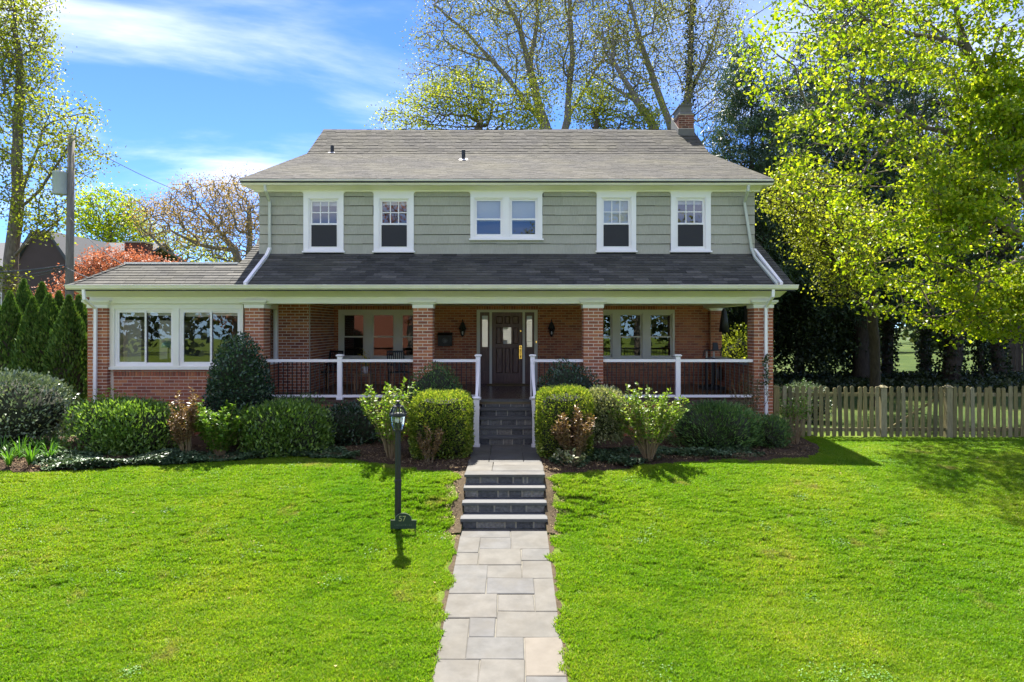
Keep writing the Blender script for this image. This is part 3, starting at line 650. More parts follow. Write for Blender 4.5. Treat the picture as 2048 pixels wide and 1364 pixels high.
def shingle_plane(parent, y0, y1, z0, s, spans, own=False, e=.14, wave=0.0):
    st = MB(); dy = e / math.sqrt(1 + s * s); n = int(math.ceil((y1 - y0) / dy)); ov = .02
    for k in range(n):
        ya = y0 + k * dy; yb = min(ya + dy + ov, y1 + .01)
        for (sa, sb) in spans(ya + dy / 2):
            x = sa - rnd.uniform(0, .33)
            while x < sb:
                w = rnd.choice((.17, .17, .33)) if not own else .335
                a, b = max(x, sa), min(x + w, sb); x += w
                if b - a > .03:
                    q = rnd.uniform(-.004, .004)
                    tab(parent, a + .002, b - .002, ya + q, yb, slope(ya + q, y0, z0, s), slope(yb, y0, z0, s), st, own and b - a > .3)
    if st.f: st.build('shingle_courses', M['shingle'] if own else M['shingle_old'], parent, kind='stuff')
lr = MB()
def lslab(x0a, x1a, x0b, x1b, ya, yb, t=.1):
    za, zb = slope(ya, L0, LZ0, LS), slope(yb, L0, LZ0, LS)
    lr.hexa([(x0a, ya, za - t), (x1a, ya, za - t), (x1b, yb, zb - t), (x0b, yb, zb - t), (x0a, ya, za), (x1a, ya, za), (x1b, yb, zb), (x0b, yb, zb)])
RXL, RXR = -6.43, 6.23
lslab(hipx(15.0), RXR, hipx(16.05), RXR, 15.0, 16.05); lslab(RXL, RXR, RXL, RXR, 16.05, 16.64)
for a, b in ((RXL, DX0 - .03), (DX1 + .03, RXR)): lslab(a, b, a, b, 16.64, 21.0)
DECK = slope(16.05, L0, LZ0, LS)
lr.add([(-9.80, 15.0, LZ0), (-9.10, 16.05, DECK), (-9.10, 20.2, DECK), (-9.8, 20.2, LZ0)], [(0, 1, 2, 3)])
lr.box(-9.10, RXL + .0, 16.05, 20.2, DECK - .1, DECK - .003)
lower_roof = lr.build('lower_roof', M['roofbase'], house)
def spans_low(y):
    if y < 16.05: return [(hipx(y), RXR)]
    if y < 16.64: return [(RXL, RXR)]
    return [(RXL, DX0 - .03), (DX1 + .03, RXR)]
shingle_plane(lower_roof, L0, 18.6, LZ0, LS, spans_low, True)
hp = [Vector((hipx(y), y, slope(y, L0, LZ0, LS) + .02)) for y in np.linspace(15.02, 16.05, 8)]
for i in range(7):
    a, b = hp[i], hp[i + 1] + (hp[i + 1] - hp[i]) * .1
    MB().hexa([a + Vector((-.1, .05, -.03)), a + Vector((.10, -.0, -.01)), b + Vector((.10, 0, -.02)), b + Vector((-.1, .05, -.04)), a + Vector((-.1, .05, .0)), a + Vector((.10, 0, .02)), b + Vector((.10, 0, .0)), b + Vector((-.1, .05, -.02))]).build('hip_cap', M['shingle'], lower_roof, loc=tuple(a))
part('deck_edge', M['white'], lambda m: m.box(-9.12, RXL - .02, 16.03, 16.13, DECK + .015, DECK + .055))
S1, S2 = .366, .684; UZ = 7.085; BY_, RY = 21.48, 23.34
BZ = slope(BY_, EY - .03, UZ, S1); RZ = slope(RY, BY_, BZ, S2)
ur = MB(); UX0, UX1 = -6.45, 6.2
def uslab(ya, za, yb, zb, t=.09): ur.hexa([(UX0, ya, za - t), (UX1, ya, za - t), (UX1, yb, zb - t), (UX0, yb, zb - t), (UX0, ya, za), (UX1, ya, za), (UX1, yb, zb), (UX0, yb, zb)])
uslab(EY - .03, UZ, BY_, BZ); uslab(BY_, BZ, RY, RZ); uslab(RY, RZ, 31.4, 4.6)
upper_roof = ur.build('upper_roof', M['roofbase'], house)
CHX0, CHX1, CHY0, CHY1 = 5.60, 6.11, 22.92, 23.95
tab_t[0] = .008
shingle_plane(upper_roof, EY - .03, BY_, UZ, S1, lambda y: [(UX0, UX1)])
tab_t[0] = .019
shingle_plane(upper_roof, BY_, RY, BZ, S2, lambda y: [(UX0, UX1)] if y < CHY0 else [(UX0, CHX0 - .02)])
rc = MB(); x = UX0
while x < CHX0 - .05:
    b = min(x + .3, CHX0 - .03); dz = .012 * math.sin(x * .7) - .0
    rc.ext_x([(RY - .14, RZ - .085 + dz), (RY, RZ + .02 + dz), (RY + .14, RZ - .09), (RY + .13, RZ - .12), (RY, RZ - .01), (RY - .13, RZ - .115)], x, b - .004, rnd.random()); x = b
rc.build('ridge_cap', M['roofbase'], upper_roof)
for px, py, h in ((664.5, 306, .24), (927, 320, .28)):
    s_ = .0
    Y = 18.0
    for _ in range(40): Y = .5 * Y + .5 * (16.17 + ((PZ(py, Y) - UZ) / S1))
    vx, vz = PX(px, Y), slope(Y, EY - .03, UZ, S1)
    o = MB().lathe(vx, Y, [(.055, vz - .05), (.055, vz + h), (.045, vz + h)], 12).build('vent_pipe', M['black'], upper_roof)
    MB().hexa([(vx - .13, Y - .13, vz - .03), (vx + .13, Y - .13, vz - .03), (vx + .13, Y + .13, vz + .06), (vx - .13, Y + .13, vz + .06), (vx - .09, Y - .1, vz + .0), (vx + .09, Y - .1, vz + .0), (vx + .09, Y + .1, vz + .075), (vx - .09, Y + .1, vz + .075)]).build('vent_flashing', M['vinyl'], upper_roof)
# chimney
cz0 = slope(CHY0, BY_, BZ, S2) - .1; ctop = PZ(228.5, CHY0)
ch = part('chimney', M['mortar'], lambda m: m.box(CHX0 + E, CHX1 - E, CHY0 + E, CHY1 - E, cz0, ctop))
cb = MB(); k = 0; z = cz0 + .33
while z < ctop - .03:
    z1 = min(z + BH, ctop)
    for (a, b) in ([(CHX0, CHX0 + .214), (CHX0 + .226, CHX1)] if k % 2 else [(CHX0, CHX0 + .1), (CHX0 + .112, CHX0 + .33), (CHX0 + .342, CHX1)]): cb.box(a, b, CHY0, CHY0 + .09, z + .006, z1 - .006, rnd.random())
    y = CHY0 + .1 + (.107 if k % 2 else 0) - .107
    while y < CHY1:
        a, b = max(y, CHY0 + .1), min(y + BL - BJ, CHY1); y += BL
        if b - a > .03: cb.box(CHX0, CHX0 + .09, a, b, z + .006, z1 - .006, rnd.random()); cb.box(CHX1 - .09, CHX1, a, b, z + .006, z1 - .006, rnd.random())
    z = z1; k += 1
cb.build('bricks', M['brickdark'], ch, kind='stuff')
MB().hexa([(CHX0 - .02, CHY0 - .02, cz0), (CHX1 + .02, CHY0 - .02, cz0), (CHX1 + .02, CHY1, cz0 + .6), (CHX0 - .02, CHY1, cz0 + .6), (CHX0 - .02, CHY0 - .02, cz0 + .30), (CHX1 + .02, CHY0 - .02, cz0 + .30), (CHX1 + .02, CHY1, cz0 + 1.0), (CHX0 - .02, CHY1, cz0 + 1.0)]).build('flashing', M['capgrey'], ch)
MB().hexa([(CHX0 - .02, CHY0 - .02, ctop), (CHX1 + .02, CHY0 - .02, ctop), (CHX1 + .02, CHY1 + .02, ctop), (CHX0 - .02, CHY1 + .02, ctop), (CHX0 + .03, CHY0 + .03, ctop + .07), (CHX1 - .03, CHY0 + .03, ctop + .07), (CHX1 - .03, CHY1 - .03, ctop + .07), (CHX0 + .03, CHY1 - .03, ctop + .07)]).build('chimney_crown', M['capgrey'], ch)
MB().box(CHX0 + .06, CHX1 - .06, CHY0 + .06, CHY1 - .06, ctop + .07, ctop + .3).box(CHX0 + .02, CHX1 - .02, CHY0 + .02, CHY1 + .06, ctop + .3, ctop + .335).build('flue_hood', M['capgrey'], ch)
# --- body of the house behind the front: side and rear walls, floors
def side(x, s):
    m = MB(); pr = [(16.66, 4.3), (WY + .2, 4.3), (WY + .2, 1.0), (31.0, 1.0), (31.0, 4.7), (23.34, RZ - .12), (BY_, BZ - .12), (DY + .1, 7.15)]
    return m.add([(x, y, z) for y, z in pr] + [(x + .15 * s, y, z) for y, z in pr], [list(range(8)), list(range(8, 16))[::-1]] + [(i, 8 + i, 8 + (i + 1) % 8, (i + 1) % 8) for i in range(8)])
side(DX1 - .01, -1).build('side_wall', M['siding'], house); side(DX0 + .01, 1).build('side_wall', M['siding'], house)
part('rear_wall', M['siding'], lambda m: m.box(-6.1, 5.85, 30.8, 31.0, 1.0, 4.7))
part('floor_slab', M['dark'], lambda m: [m.box(-6.1, 5.85, 16.9, 30.7, 4.6, 4.75), m.box(-6.1, 5.85, WY + .25, 30.7, 1.7, 1.85), m.box(-6.1, 5.85, 20.6, 20.7, 4.76, 8.4), m.box(-6.1, 5.85, 24.0, 24.1, 1.86, 4.59)])
part('wall', M['interior'], lambda m: m.box(-6.14, DX1 - .2, WY + .21, WY + .3, 4.2, 4.6))
# --- sun room wing on the left
SX0, SX1, SY = -9.55, -5.94, 15.63
GL = [(PX(229.5, SY), PX(347.5, SY)), (PX(358.5, SY), PX(481, SY))]; gz0, gz1 = PZ(731.5, SY), PZ(617.5, SY)
wo = [(a, b, gz0, gz1) for a, b in GL]
part('wall', M['mortar'], lambda m: m.box(-9.22, -6.05, SY + .012, SY + .2, 1.0, PZ(739, SY)))
brick_run(-9.13, -6.07, 1.03, PZ(753, SY), [], lambda p, q, z0, z1: brick_one(p, q, SY, SY + .05, z0, z1, house))
soldier(-9.13, -6.07, PZ(753, SY), PZ(742.5, SY), lambda p, q, z0, z1: brick_one(p, q, SY - .012, SY + .05, z0, z1, None))
brick_run(-9.13, -6.07, PZ(742.5, SY), PZ(737.5, SY), [], lambda p, q, z0, z1: brick_one(p, q, SY - .03, SY + .05, z0, z1, None))
brick_run(-9.2, -9.13, 1.03, PZ(737.5, SY), [], lambda p, q, z0, z1: brick_one(p, q, SY + .02, SY + .06, z0, z1, None))
def fn(m):
    x0, x1 = PX(215.5, SY), PX(487, SY)
    wall_open(m, x0, x1, PZ(734, SY), 4.11, SY - .03, SY + .16, wo)
    m.box(x0 - .02, x1 + .02, SY - .075, SY + .17, PZ(739, SY), PZ(733.5, SY))
    m.box(x0, x1, SY - .045, SY - .031, PZ(609, SY), 4.10)
part('window_surround', M['white'], fn)
for (a, b) in GL:
    f = MB(); frame_boxes(f, a, b, gz0, gz1, SY + .02, SY + .1, .05, .04); mid = (a + b) / 2
    frame_boxes(f, a + .051, mid + .03, gz0 + .041, gz1 - .051, SY + .03, SY + .055, .035, .045); frame_boxes(f, mid - .03, b - .051, gz0 + .041, gz1 - .051, SY + .06, SY + .09, .04, .03)
    o = f.build('window', M['vinyl'], house)
    MB().box(a + .09, mid - .01, SY + .13, SY + .14, gz1 - .18, gz1 - .06).box(mid + .01, b - .09, SY + .13, SY + .14, gz1 - .16, gz1 - .06).build('blind', M['ceil'], o)
    pane(o, a + .086, mid - .005, gz0 + .086, gz1 - .086, SY + .045); pane(o, mid + .01, b - .091, gz0 + .071, gz1 - .091, SY + .075)
def fn(m):
    m.box(-9.56, -9.4, 15.8, 20.0, 1.0, 2.7); m.box(-9.56, -9.4, 15.8, 20.0, 3.75, 4.2); m.box(-9.56, -9.4, 17.6, 18.2, 2.7, 3.75); m.box(-9.56, -9.4, 15.8, 16.3, 2.7, 3.75)
    m.box(-9.56, -6.1, 19.9, 20.05, 1.0, 4.2)
part('wall', M['interior'], fn)
part('room_floor', M['woodpale'], lambda m: m.box(-9.4, -5.99, 15.83, 19.88, 1.75, 1.85)); part('room_ceiling', M['interior'], lambda m: m.box(-9.4, -5.99, 15.83, 19.88, 4.21, 4.3))
# side window of the sun room towards the porch
part('wall', M['mortar'], lambda m: m.box(-6.03, -5.95, 15.96, 17.33, 1.0, 2.66)); brick_run(15.96, 17.33, FZ, 2.66, [], lambda p, q, z0, z1: stuff_b.box(-5.98, -5.94, p, q, z0, z1, rnd.random()))
def fn(m):
    for a, b, c, d in ((15.96, 16.08, 2.67, 4.19), (17.21, 17.325, 2.67, 4.19), (16.08, 17.21, 4.02, 4.19), (16.08, 17.21, 2.67, 2.78), (16.62, 16.68, 2.78, 4.02)): m.box(-6.02, -5.93, a, b, c, d)
    m.box(-6.02, -5.86, 15.96, 17.325, 2.66, 2.70)
o = part('window', M['vinyl'], fn)
MB().add([(-5.97, 16.08, 2.78), (-5.97, 17.21, 2.78), (-5.97, 17.21, 4.02), (-5.97, 16.08, 4.02)], [(0, 1, 2, 3)]).build('pane', M['glass'], o)
# --- porch windows (grey painted) and front door
def triple(r, sash):
    x0, x1, z0, z1 = r; a = [(PX(p, WY), PX(q, WY)) for p, q in sash]; zo0, zo1 = PZ(716.5, WY), PZ(626.5, WY)
    part('window_casing', M['trim'], lambda m: [wall_open(m, x0, x1, z0 + .04, z1, WY - .03, WY + .1, [(p, q, zo0, zo1) for p, q in a]), m.box(x0 - .03, x1 + .03, WY - .07, WY + .1, z0 - .001, z0 + .039)])
    for p, q in a: sash_window(p + .001, q - .001, zo0, zo1, WY, PZ(673.5, WY), M['trim'], None, False, 0, w=.035)
triple(LW, [(684, 730), (743, 790), (801, 846)]); triple(RW, [(1178, 1225), (1237.5, 1285), (1298, 1345)])
for (px, py) in ((748, 643), (780, 637)): pass
dz = lambda p: PZ(p, WY)
dx = lambda p: PX(p, WY)
def fn(m):
    m.box(DR[0], dx(960), WY - .03, WY + .12, FZ, dz(624.4)); m.box(dx(1068.6), DR[1], WY - .03, WY + .12, FZ, dz(624.4)); m.box(DR[0], DR[1], WY - .035, WY + .12, dz(624.3), DR[3])
    m.box(dx(979), dx(983.9), WY - .03, WY + .12, FZ, dz(624.4)); m.box(dx(1045.1), dx(1049.9), WY - .03, WY + .12, FZ, dz(624.4))
part('door_frame', M['trim'], fn)
for x0, x1, g0, g1 in ((960, 979, 964, 975.5), (1049.9, 1068.6, 1053.5, 1064.3)):
    gb, gt = dz(694), dz(631.5)
    def fn(m):
        wall_open(m, dx(x0), dx(x1), FZ, dz(624.4), WY + .02, WY + .07, [(dx(g0), dx(g1), gb, gt)])
        frame_boxes(m, dx(g0) - .02, dx(g1) + .02, dz(745), dz(702), WY + .008, WY + .0195, .035)
    o = part('sidelight', M['doorwood'], fn); pane(o, dx(g0), dx(g1), gb, gt, WY + .045)
    MB().box(dx(g0) - .02, dx(g1) + .02, WY + .1, WY + .105, gb - .02, gt + .02).build('glass_backing', M['blind'], o)  # white panel behind the glass, standing in for its bright reflection
def D3(u): return dx(930 + u / 6.496)
def Z3(v): return dz(600 + v / 6.496)
gl = (D3(495), D3(600), Z3(570), Z3(355))
PAN = [(D3(a), D3(b), Z3(bo), Z3(t)) for a, b, t, bo in ((398, 492, 203, 312), (512, 592, 203, 312), (610, 702, 203, 312), (398, 476, 352, 577), (622, 700, 352, 577), (398, 492, 618, 958), (514, 592, 618, 958), (612, 702, 618, 958))]
def fn(m):
    wall_open(m, dx(983.9), dx(1045.1), FZ + .03, dz(624.4), WY + .02, WY + .055, [gl] + PAN); m.box(dx(983.9), dx(1045.1), WY - .02, WY + .08, FZ, FZ + .025)
    for a, b, z0, z1 in PAN:
        m.box(a, b, WY + .056, WY + .07, z0, z1); w = .035
        m.hexa([(a + .012, WY + .0555, z0 + .012), (b - .012, WY + .0555, z0 + .012), (b - .012, WY + .0555, z1 - .012), (a + .012, WY + .0555, z1 - .012), (a + w, WY + .03, z0 + w), (b - w, WY + .03, z0 + w), (b - w, WY + .03, z1 - w), (a + w, WY + .03, z1 - w)])
    frame_boxes(m, gl[0] - .03, gl[1] + .03, gl[2] - .03, gl[3] + .03, WY + .005, WY + .019, .03)
door = part('front_door', M['doorwood'], fn); pane(door, *gl, WY + .05)
MB().box(gl[0] - .02, gl[1] + .02, WY + .09, WY + .095, gl[2] - .02, gl[3] + .02).build('glass_backing', M['blind'], door)  # added white panel, in place of the reflected brightness in the door glass
MB().box(D3(703), D3(740), WY + .008, WY + .029, Z3(765), Z3(590)).tube([(D3(722), WY - .02, Z3(640)), (D3(722), WY - .05, Z3(670)), (D3(722), WY - .05, Z3(720)), (D3(722), WY - .02, Z3(748))], .012, 6).lathe(D3(722), WY - .01, [(.02, Z3(622)), (.024, Z3(612)), (.012, Z3(604))], 8).build('handle', M['brass'], door)
MB().tube([(D3(722), WY + .03, Z3(402)), (D3(722), WY + .0, Z3(402))], .022, 10).build('lock', M['brass'], door)
part('doorbell', M['brass'], lambda m: m.box(D3(918), D3(934), WY - .045, WY - .031, Z3(558), Z3(530)))
stuff_b.build('bricks', M['brick'], house, kind='stuff')
# --- upper flight of steps, bluestone with stone risers
up = part('porch_steps', M['joint'], lambda m: [m.box(XC - .56, XC + .56, 14.42 + .28 * i, 15.6, 1.0 + .166 * i, 1.04 + .166 * (i + 1) - .0) for i in range(5)])
for i in range(5):
    z0, z1 = 1.09 + .166 * i, 1.09 + .166 * (i + 1); yn = 14.39 + .28 * i
    xs = [XC - .57] + [XC - .57 + 1.14 * c for c in [(.2, .45, .62, .83), (.33, .6, .82), (.15, .4, .7, .86), (.3, .52, .88), (.08, .36, .58, .84)][i]] + [XC + .57]
    for a, b in zip(xs[:-1], xs[1:]): MB().box(a + .011, b - .011, yn + .022 - rnd.uniform(0, .006), yn + .06, z0 + .008, z1 - .045).build('riser_stone', M['riser'], up, loc=((a + b) / 2, yn, z0))
    slab('tread', XC - .585, XC + .585, yn, yn + (.33 if i < 4 else .2), lambda y, z=z1 + (.004 if i == 4 else 0): z, .045, M['bluestone'], up, 0)
part('step_cheek', M['mortar'], lambda m: [m.ext_x([(14.45, .95), (15.6, .95), (15.6, 1.78), (15.4, 1.78), (14.45, 1.1)], XC + a, XC + b) for a, b in ((-.72, -.6), (.6, .72))])
# --- downspouts
def spout(pts, mat, r=.042, name='downspout'): return part(name, mat, lambda m: m.tube(pts, r, 4, math.pi / 4))
spout([(PX(168, 15.0), 14.99, 4.4), (PX(169, 15.0), 14.99, 4.2), (PX(189.5, 15.4), 15.43, 3.99), (PX(189.5, 15.43), 15.43, .95)], M['vinyl'])
spout([(PX(1546, 15.0), 15.0, 4.4), (PX(1546, 15), 15.0, 4.26), (PX(1532.5, 15.4), 15.43, 4.02), (PX(1532.5, 15.43), 15.43, 1.0)], M['vinyl'])
Y2 = 16.57; lz = lambda y: slope(y, L0, LZ0, LS)
spout([(PX(529, EY), EY + .03, 6.95), (PX(530, EY), EY + .04, 6.82), (PX(540, Y2), Y2 - .02, 6.62), (PX(540, Y2), Y2 - .02, lz(Y2) + .17)], M['metalgrey'])
spout([(PX(540, Y2), Y2 - .0, lz(Y2) + .17), (PX(533, 16.4), 16.4, lz(16.4) + .05), (PX(490, 15.02), 15.02, lz(15.02) + .05)], M['vinyl'], .05)
spout([(PX(1498, EY), EY + .03, 6.95), (PX(1497, EY), EY + .04, 6.82), (PX(1488, Y2), Y2 - .02, 6.6), (PX(1499, Y2), Y2 - .02, 5.75), (PX(1503, Y2), Y2 - .0, lz(Y2) + .15), (PX(1510, 16.3), 16.3, lz(16.3) + .05), (PX(1554, 15.02), 15.02, lz(15.02) + .05)], M['metalgrey'])
spout([(PX(1509, 16.62), 16.62, lz(16.62) + .1), (PX(1563, 15.02), 15.02, lz(15.02) + .05)], M['vinyl'], .045)
# ------------------------------------------------------------------ porch railings and things on the porch
def post(parent, x, y, z0, z1, w=.105):
    m = MB(); h = w / 2; m.box(x - h, x + h, y - h, y + h, z0, z1 - .06); m.box(x - h - .018, x + h + .018, y - h - .018, y + h + .018, z0, z0 + .05)
    vs = []
    for d, z in ((.0, z1 - .06), (.028, z1 - .035), (.028, z1 - .02), (.0, z1)): vs += [(x - h - d, y - h - d, z), (x + h + d, y - h - d, z), (x + h + d, y + h + d, z), (x - h - d, y + h + d, z)]
    m.add(vs, [(3, 2, 1, 0), (12, 13, 14, 15)] + [(4 * i + j, 4 * i + (j + 1) % 4, 4 * i + 4 + (j + 1) % 4, 4 * i + 4 + j) for i in range(3) for j in range(4)])
    return m.build('post', M['vinyl'], parent)
bal_me = {}
def baluster(parent, x, y, z0, z1):
    k = round(z1 - z0, 3)
    if k not in bal_me:
        me = bpy.data.meshes.new('baluster'); b = MB().box(-.009, .009, -.009, .009, 0, k); me.from_pydata(b.v, [], b.f); me.materials.append(M['black']); bal_me[k] = me
    link('baluster', bal_me[k], parent, (x, y, z0))
RYY = 15.6; RT0, RT1, RB0, RB1 = PZ(724, RYY), PZ(718.5, RYY), PZ(794.5, RYY), PZ(789.5, RYY)
def railing(label, x0, x1, posts):
    t = thing('porch_railing', label, 'railing', ((x0 + x1) / 2, RYY, FZ), 'white railings along the porch front')
    stops = [x0] + [p for p in posts] + [x1]
    for p in posts: post(t, p, RYY, FZ, PZ(708.5, RYY))
    for a, b in zip(stops[:-1], stops[1:]):
        a_, b_ = a + (.052 if a in posts else 0), b - (.052 if b in posts else 0)
        if b_ - a_ < .05: continue
        MB().box(a_, b_, RYY - .028, RYY + .028, RT0, RT1).build('top_rail', M['vinyl'], t); MB().box(a_, b_, RYY - .022, RYY + .022, RB0, RB1).build('bottom_rail', M['vinyl'], t)
        n = max(1, round((b_ - a_) / .107))
        for i in range(1, n): baluster(t, a_ + (b_ - a_) * i / n, RYY, RB1, RT0)
SLX, SRX = PX(955.5, 15.45), PX(1065.5, 15.45)
railing('white railing with black balusters between sun room pier and left middle pier', -5.645, -2.25, [PX(680, RYY)])
railing('short white railing from left middle pier to the top of the steps', -1.807, SLX + .04, [SLX])
railing('short white railing from top of the steps to right middle pier', SRX - .04, 1.625, [SRX])
railing('white railing with black balusters between right middle pier and end pier', 2.075, 5.5, [PX(1355.5, RYY)])
for x0, x1, lab in ((SLX + .02, PX(952.8, 14.2), 'sloping white handrail on left side of porch steps'), (SRX - .02, PX(1070, 14.2), 'sloping white handrail on right side of porch steps')):
    t = thing('stair_handrail', lab, 'handrail', (x1, 14.2, 1.09), 'handrails of the porch steps')
    post(t, x1, 14.2, 1.09, PZ(793, 14.2), .115)
    p0, p1 = Vector((x0, RYY - .07, RT1 - .03)), Vector((x1, 14.25, PZ(793, 14.2) - .09)); q0, q1 = Vector((x0, RYY - .07, FZ + .12)), Vector((x1, 14.25, 1.09 + .22))
    MB().tube([p0, p1], .042, 4, math.pi / 4).build('top_rail', M['vinyl'], t); MB().tube([q0, q1], .034, 4, math.pi / 4).build('bottom_rail', M['vinyl'], t)
    for i in range(1, 11):
        f = i / 11; a, b = q0.lerp(q1, f), p0.lerp(p1, f); baluster(t, a.x, a.y, a.z, round(b.z, 3))
# wall lanterns, mailbox, doormat
def lantern(px, label):
    x = PX(px, WY); zt, zb = dz(639), dz(674); y = WY - .13
    t = thing('wall_lantern', label, 'lantern', (x, WY, dz(655)), 'wall lanterns beside the front door')
    MB().lathe(x, y, [(.012, zt), (.02, zt - .03), (.012, zt - .06), (.05, zt - .1), (.105, zt - .25), (.115, zt - .27), (.105, zt - .28)][::-1], 8).build('hood', M['black'], t)
    MB().lathe(x, y, [(.055, zb + .07), (.085, zt - .28)], 8).build('pane', M['glass_clear'], t)
    m = MB()
    for k in range(8):
        a = 2 * math.pi * (k + .5) / 8; m.tube([(x + .057 * math.cos(a), y + .057 * math.sin(a), zb + .07), (x + .088 * math.cos(a), y + .088 * math.sin(a), zt - .28)], .006, 4)
    m.lathe(x, y, [(.01, zb), (.03, zb + .03), (.06, zb + .06), (.06, zb + .075)], 8); m.build('cage', M['black'], t)
    MB().lathe(x, y, [(.014, zb + .075), (.02, zb + .1), (.026, zb + .14), (.012, zb + .17)], 8).build('bulb', M['vinyl'], t)
    MB().tube([(x, WY - .01, zb + .2), (x, y - .0, zb + .26), (x, y, zt - .2)], .012, 6).box(x - .04, x + .04, WY - .015, WY + .005, zb + .12, zb + .28).build('bracket', M['black'], t)
lantern(925.9, 'black lantern on brick wall left of the front door'); lantern(1102.6, 'black lantern on brick wall right of the front door')
mx0, mx1, mz0, mz1 = PX(876.5, WY), PX(904.5, WY), dz(692), dz(665.5)
t = thing('mailbox', 'dark metal mailbox with embossed front mounted on porch brick', 'mailbox', ((mx0 + mx1) / 2, WY, mz0))
MB().ext_x([(WY - .001, mz0), (WY - .12, mz0), (WY - .13, mz1 - .08), (WY - .001, mz1 - .01)], mx0, mx1).build('box', M['black'], t)
MB().ext_x([(WY - .001, mz1 + .01), (WY - .05, mz1), (WY - .15, mz1 - .075), (WY - .15, mz1 - .09), (WY - .001, mz1 - .008)], mx0 - .01, mx1 + .01).build('lid', M['black'], t)
m = MB(); cxm, czm = (mx0 + mx1) / 2, (mz0 + mz1) / 2 - .03
for k in range(6): a = k * math.pi / 6; m.tube([(cxm - .08 * math.cos(a), WY - .13, czm - .08 * math.sin(a)), (cxm + .08 * math.cos(a), WY - .13, czm + .08 * math.sin(a))], .006, 4)
m.build('ornament', M['lead'], t)
o = part('doormat', mat_plain('coir', (.17, .12, .05), .95, 0, .2, 30), lambda m: m.box(dx(975), dx(1058), WY - .62, WY - .06, FZ + .001, FZ + .016))
o.parent = None; o.location = tuple(ORI['house'] + np.array(o.location)); ORI[o.name] = ORI['house']; tag(o, 'tan coir doormat lying before the front door', 'doormat')
# table, chairs, potted flowers at the left end of the porch
TY = 18.0; tx = PX(727, TY); tz = PZ(746.5, TY)
t = thing('side_table', 'small square wooden table on the porch under the flower pot', 'table', (tx, TY, FZ))
MB().box(tx - .25, tx + .25, TY - .25, TY + .25, tz - .02, tz).box(tx - .2, tx + .2, TY - .2, TY + .2, tz - .06, tz - .021).build('table_top', M['woodpale'], t)
for sx in (-1, 1):
    for sy in (-1, 1): MB().box(tx + sx * .19 - .017, tx + sx * .19 + .017, TY + sy * .19 - .017, TY + sy * .19 + .017, FZ, tz - .0605).build('leg', M['woodpale'], t)
def chair(x, y, rot, label):
    t = thing('porch_chair', label, 'chair', (x, y, FZ), 'dark slatted porch chairs'); c, s = math.cos(rot), math.sin(rot)
    def W(a, b, z): return (x + a * c - b * s, y + a * s + b * c, FZ + z)
    def bx(name, mat, a0, a1, b0, b1, z0, z1, tl=0):
        p = [(a0, b0, z0), (a1, b0, z0), (a1, b1, z0), (a0, b1, z0), (a0, b0 + tl, z1), (a1, b0 + tl, z1), (a1, b1 + tl, z1), (a0, b1 + tl, z1)]
        MB().hexa([W(*q) for q in p]).build(name, mat, t)
    dk = M['black']
    bx('seat', dk, -.24, .24, -.24, .22, .42, .45)
    for sx in (-.24, .21):
        bx('leg', M['woodpale'], sx, sx + .03, -.25, -.22, 0, .62, .02); bx('leg', dk, sx, sx + .03, .2, .23, 0, .43, -.02); bx('backrest_frame', dk, sx, sx + .03, .2, .23, .43, 1.0, .14); bx('armrest', dk, sx - .01, sx + .04, -.25, .26, .62, .645)
    bx('backrest_frame', dk, -.24, .24, .335, .36, .95, 1.0, .01)
    for i in range(7): bx('slat', dk, -.19 + i * .058, -.165 + i * .058, .22, .235, .46, .95, .11)
chair(PX(655, 18.6), 18.6, math.radians(-28), 'dark porch chair at the far left by the brick corner'); chair(PX(797, 18.5), 18.5, math.radians(24), 'dark porch chair between the table and left middle pier')
POTY = TY - .02; px_ = PX(731, POTY)
t = thing('flower_pot', 'white pot of yellow flowers on the small porch table', 'flower pot', (px_, POTY, tz))
MB().lathe(px_, POTY, [(.052, tz), (.07, tz + .17), (.075, tz + .175), (.07, tz + .18), (.055, tz + .16)], 14).tube([(px_ - .07, POTY, tz + .15), (px_ - .12, POTY, tz + .12), (px_ - .11, POTY, tz + .06), (px_ - .06, POTY, tz + .05)], .009, 6).build('pot', M['vinyl'], t, True)

# ------------------------------------------------------------------ leaves, shrubs, trees
def rdirs(g, n):
    v = g.normal(size=(n, 3)); return v / np.linalg.norm(v, axis=1, keepdims=True)
def leaf_mesh(name, mat, parent, C, D, L, W, g, fold=.18, up=.4, kind=None):
    """kite shaped folded leaves: centres C, long axes D, lengths L, widths W"""
    n = len(C); L = np.broadcast_to(L, n)[:, None]; W = np.broadcast_to(W, n)[:, None]
    nr = rdirs(g, n) * (1 - up) + np.array([0, 0, up]); nr -= D * (nr * D).sum(1, keepdims=True); nr /= np.linalg.norm(nr, axis=1, keepdims=True) + 1e-9
    S = np.cross(D, nr); b = C - D * L * .5; tp = C + D * L * .5; mid = C - D * L * .08
    V = np.stack([b, mid + S * W * .5 + nr * W * fold, tp, mid - S * W * .5 + nr * W * fold], 1).reshape(-1, 3)
    i = np.arange(n) * 4; Fc = np.concatenate([np.stack([i, i + 1, i + 2], 1), np.stack([i, i + 2, i + 3], 1)]); v = g.random(n)
    return np_obj(name, V, Fc, mat, parent, np.concatenate([v, v]), False, kind)
M['lf_holly'] = mat_leaf('leaf_holly', (.025, .055, .028), (.055, .105, .05), None, .08, .25, .6)
M['lf_rhodo'] = mat_leaf('leaf_osmanthus', (.075, .12, .065), (.17, .225, .14), (.34, .39, .27), .12, .3, .6)
M['lf_laurel'] = mat_leaf('leaf_laurel', (.06, .125, .024), (.135, .235, .045), (.28, .40, .09), .38, .3, .55)
M['lf_box'] = mat_leaf('leaf_boxwood', (.09, .15, .02), (.20, .27, .035), (.40, .41, .08), .35, .35, .5)
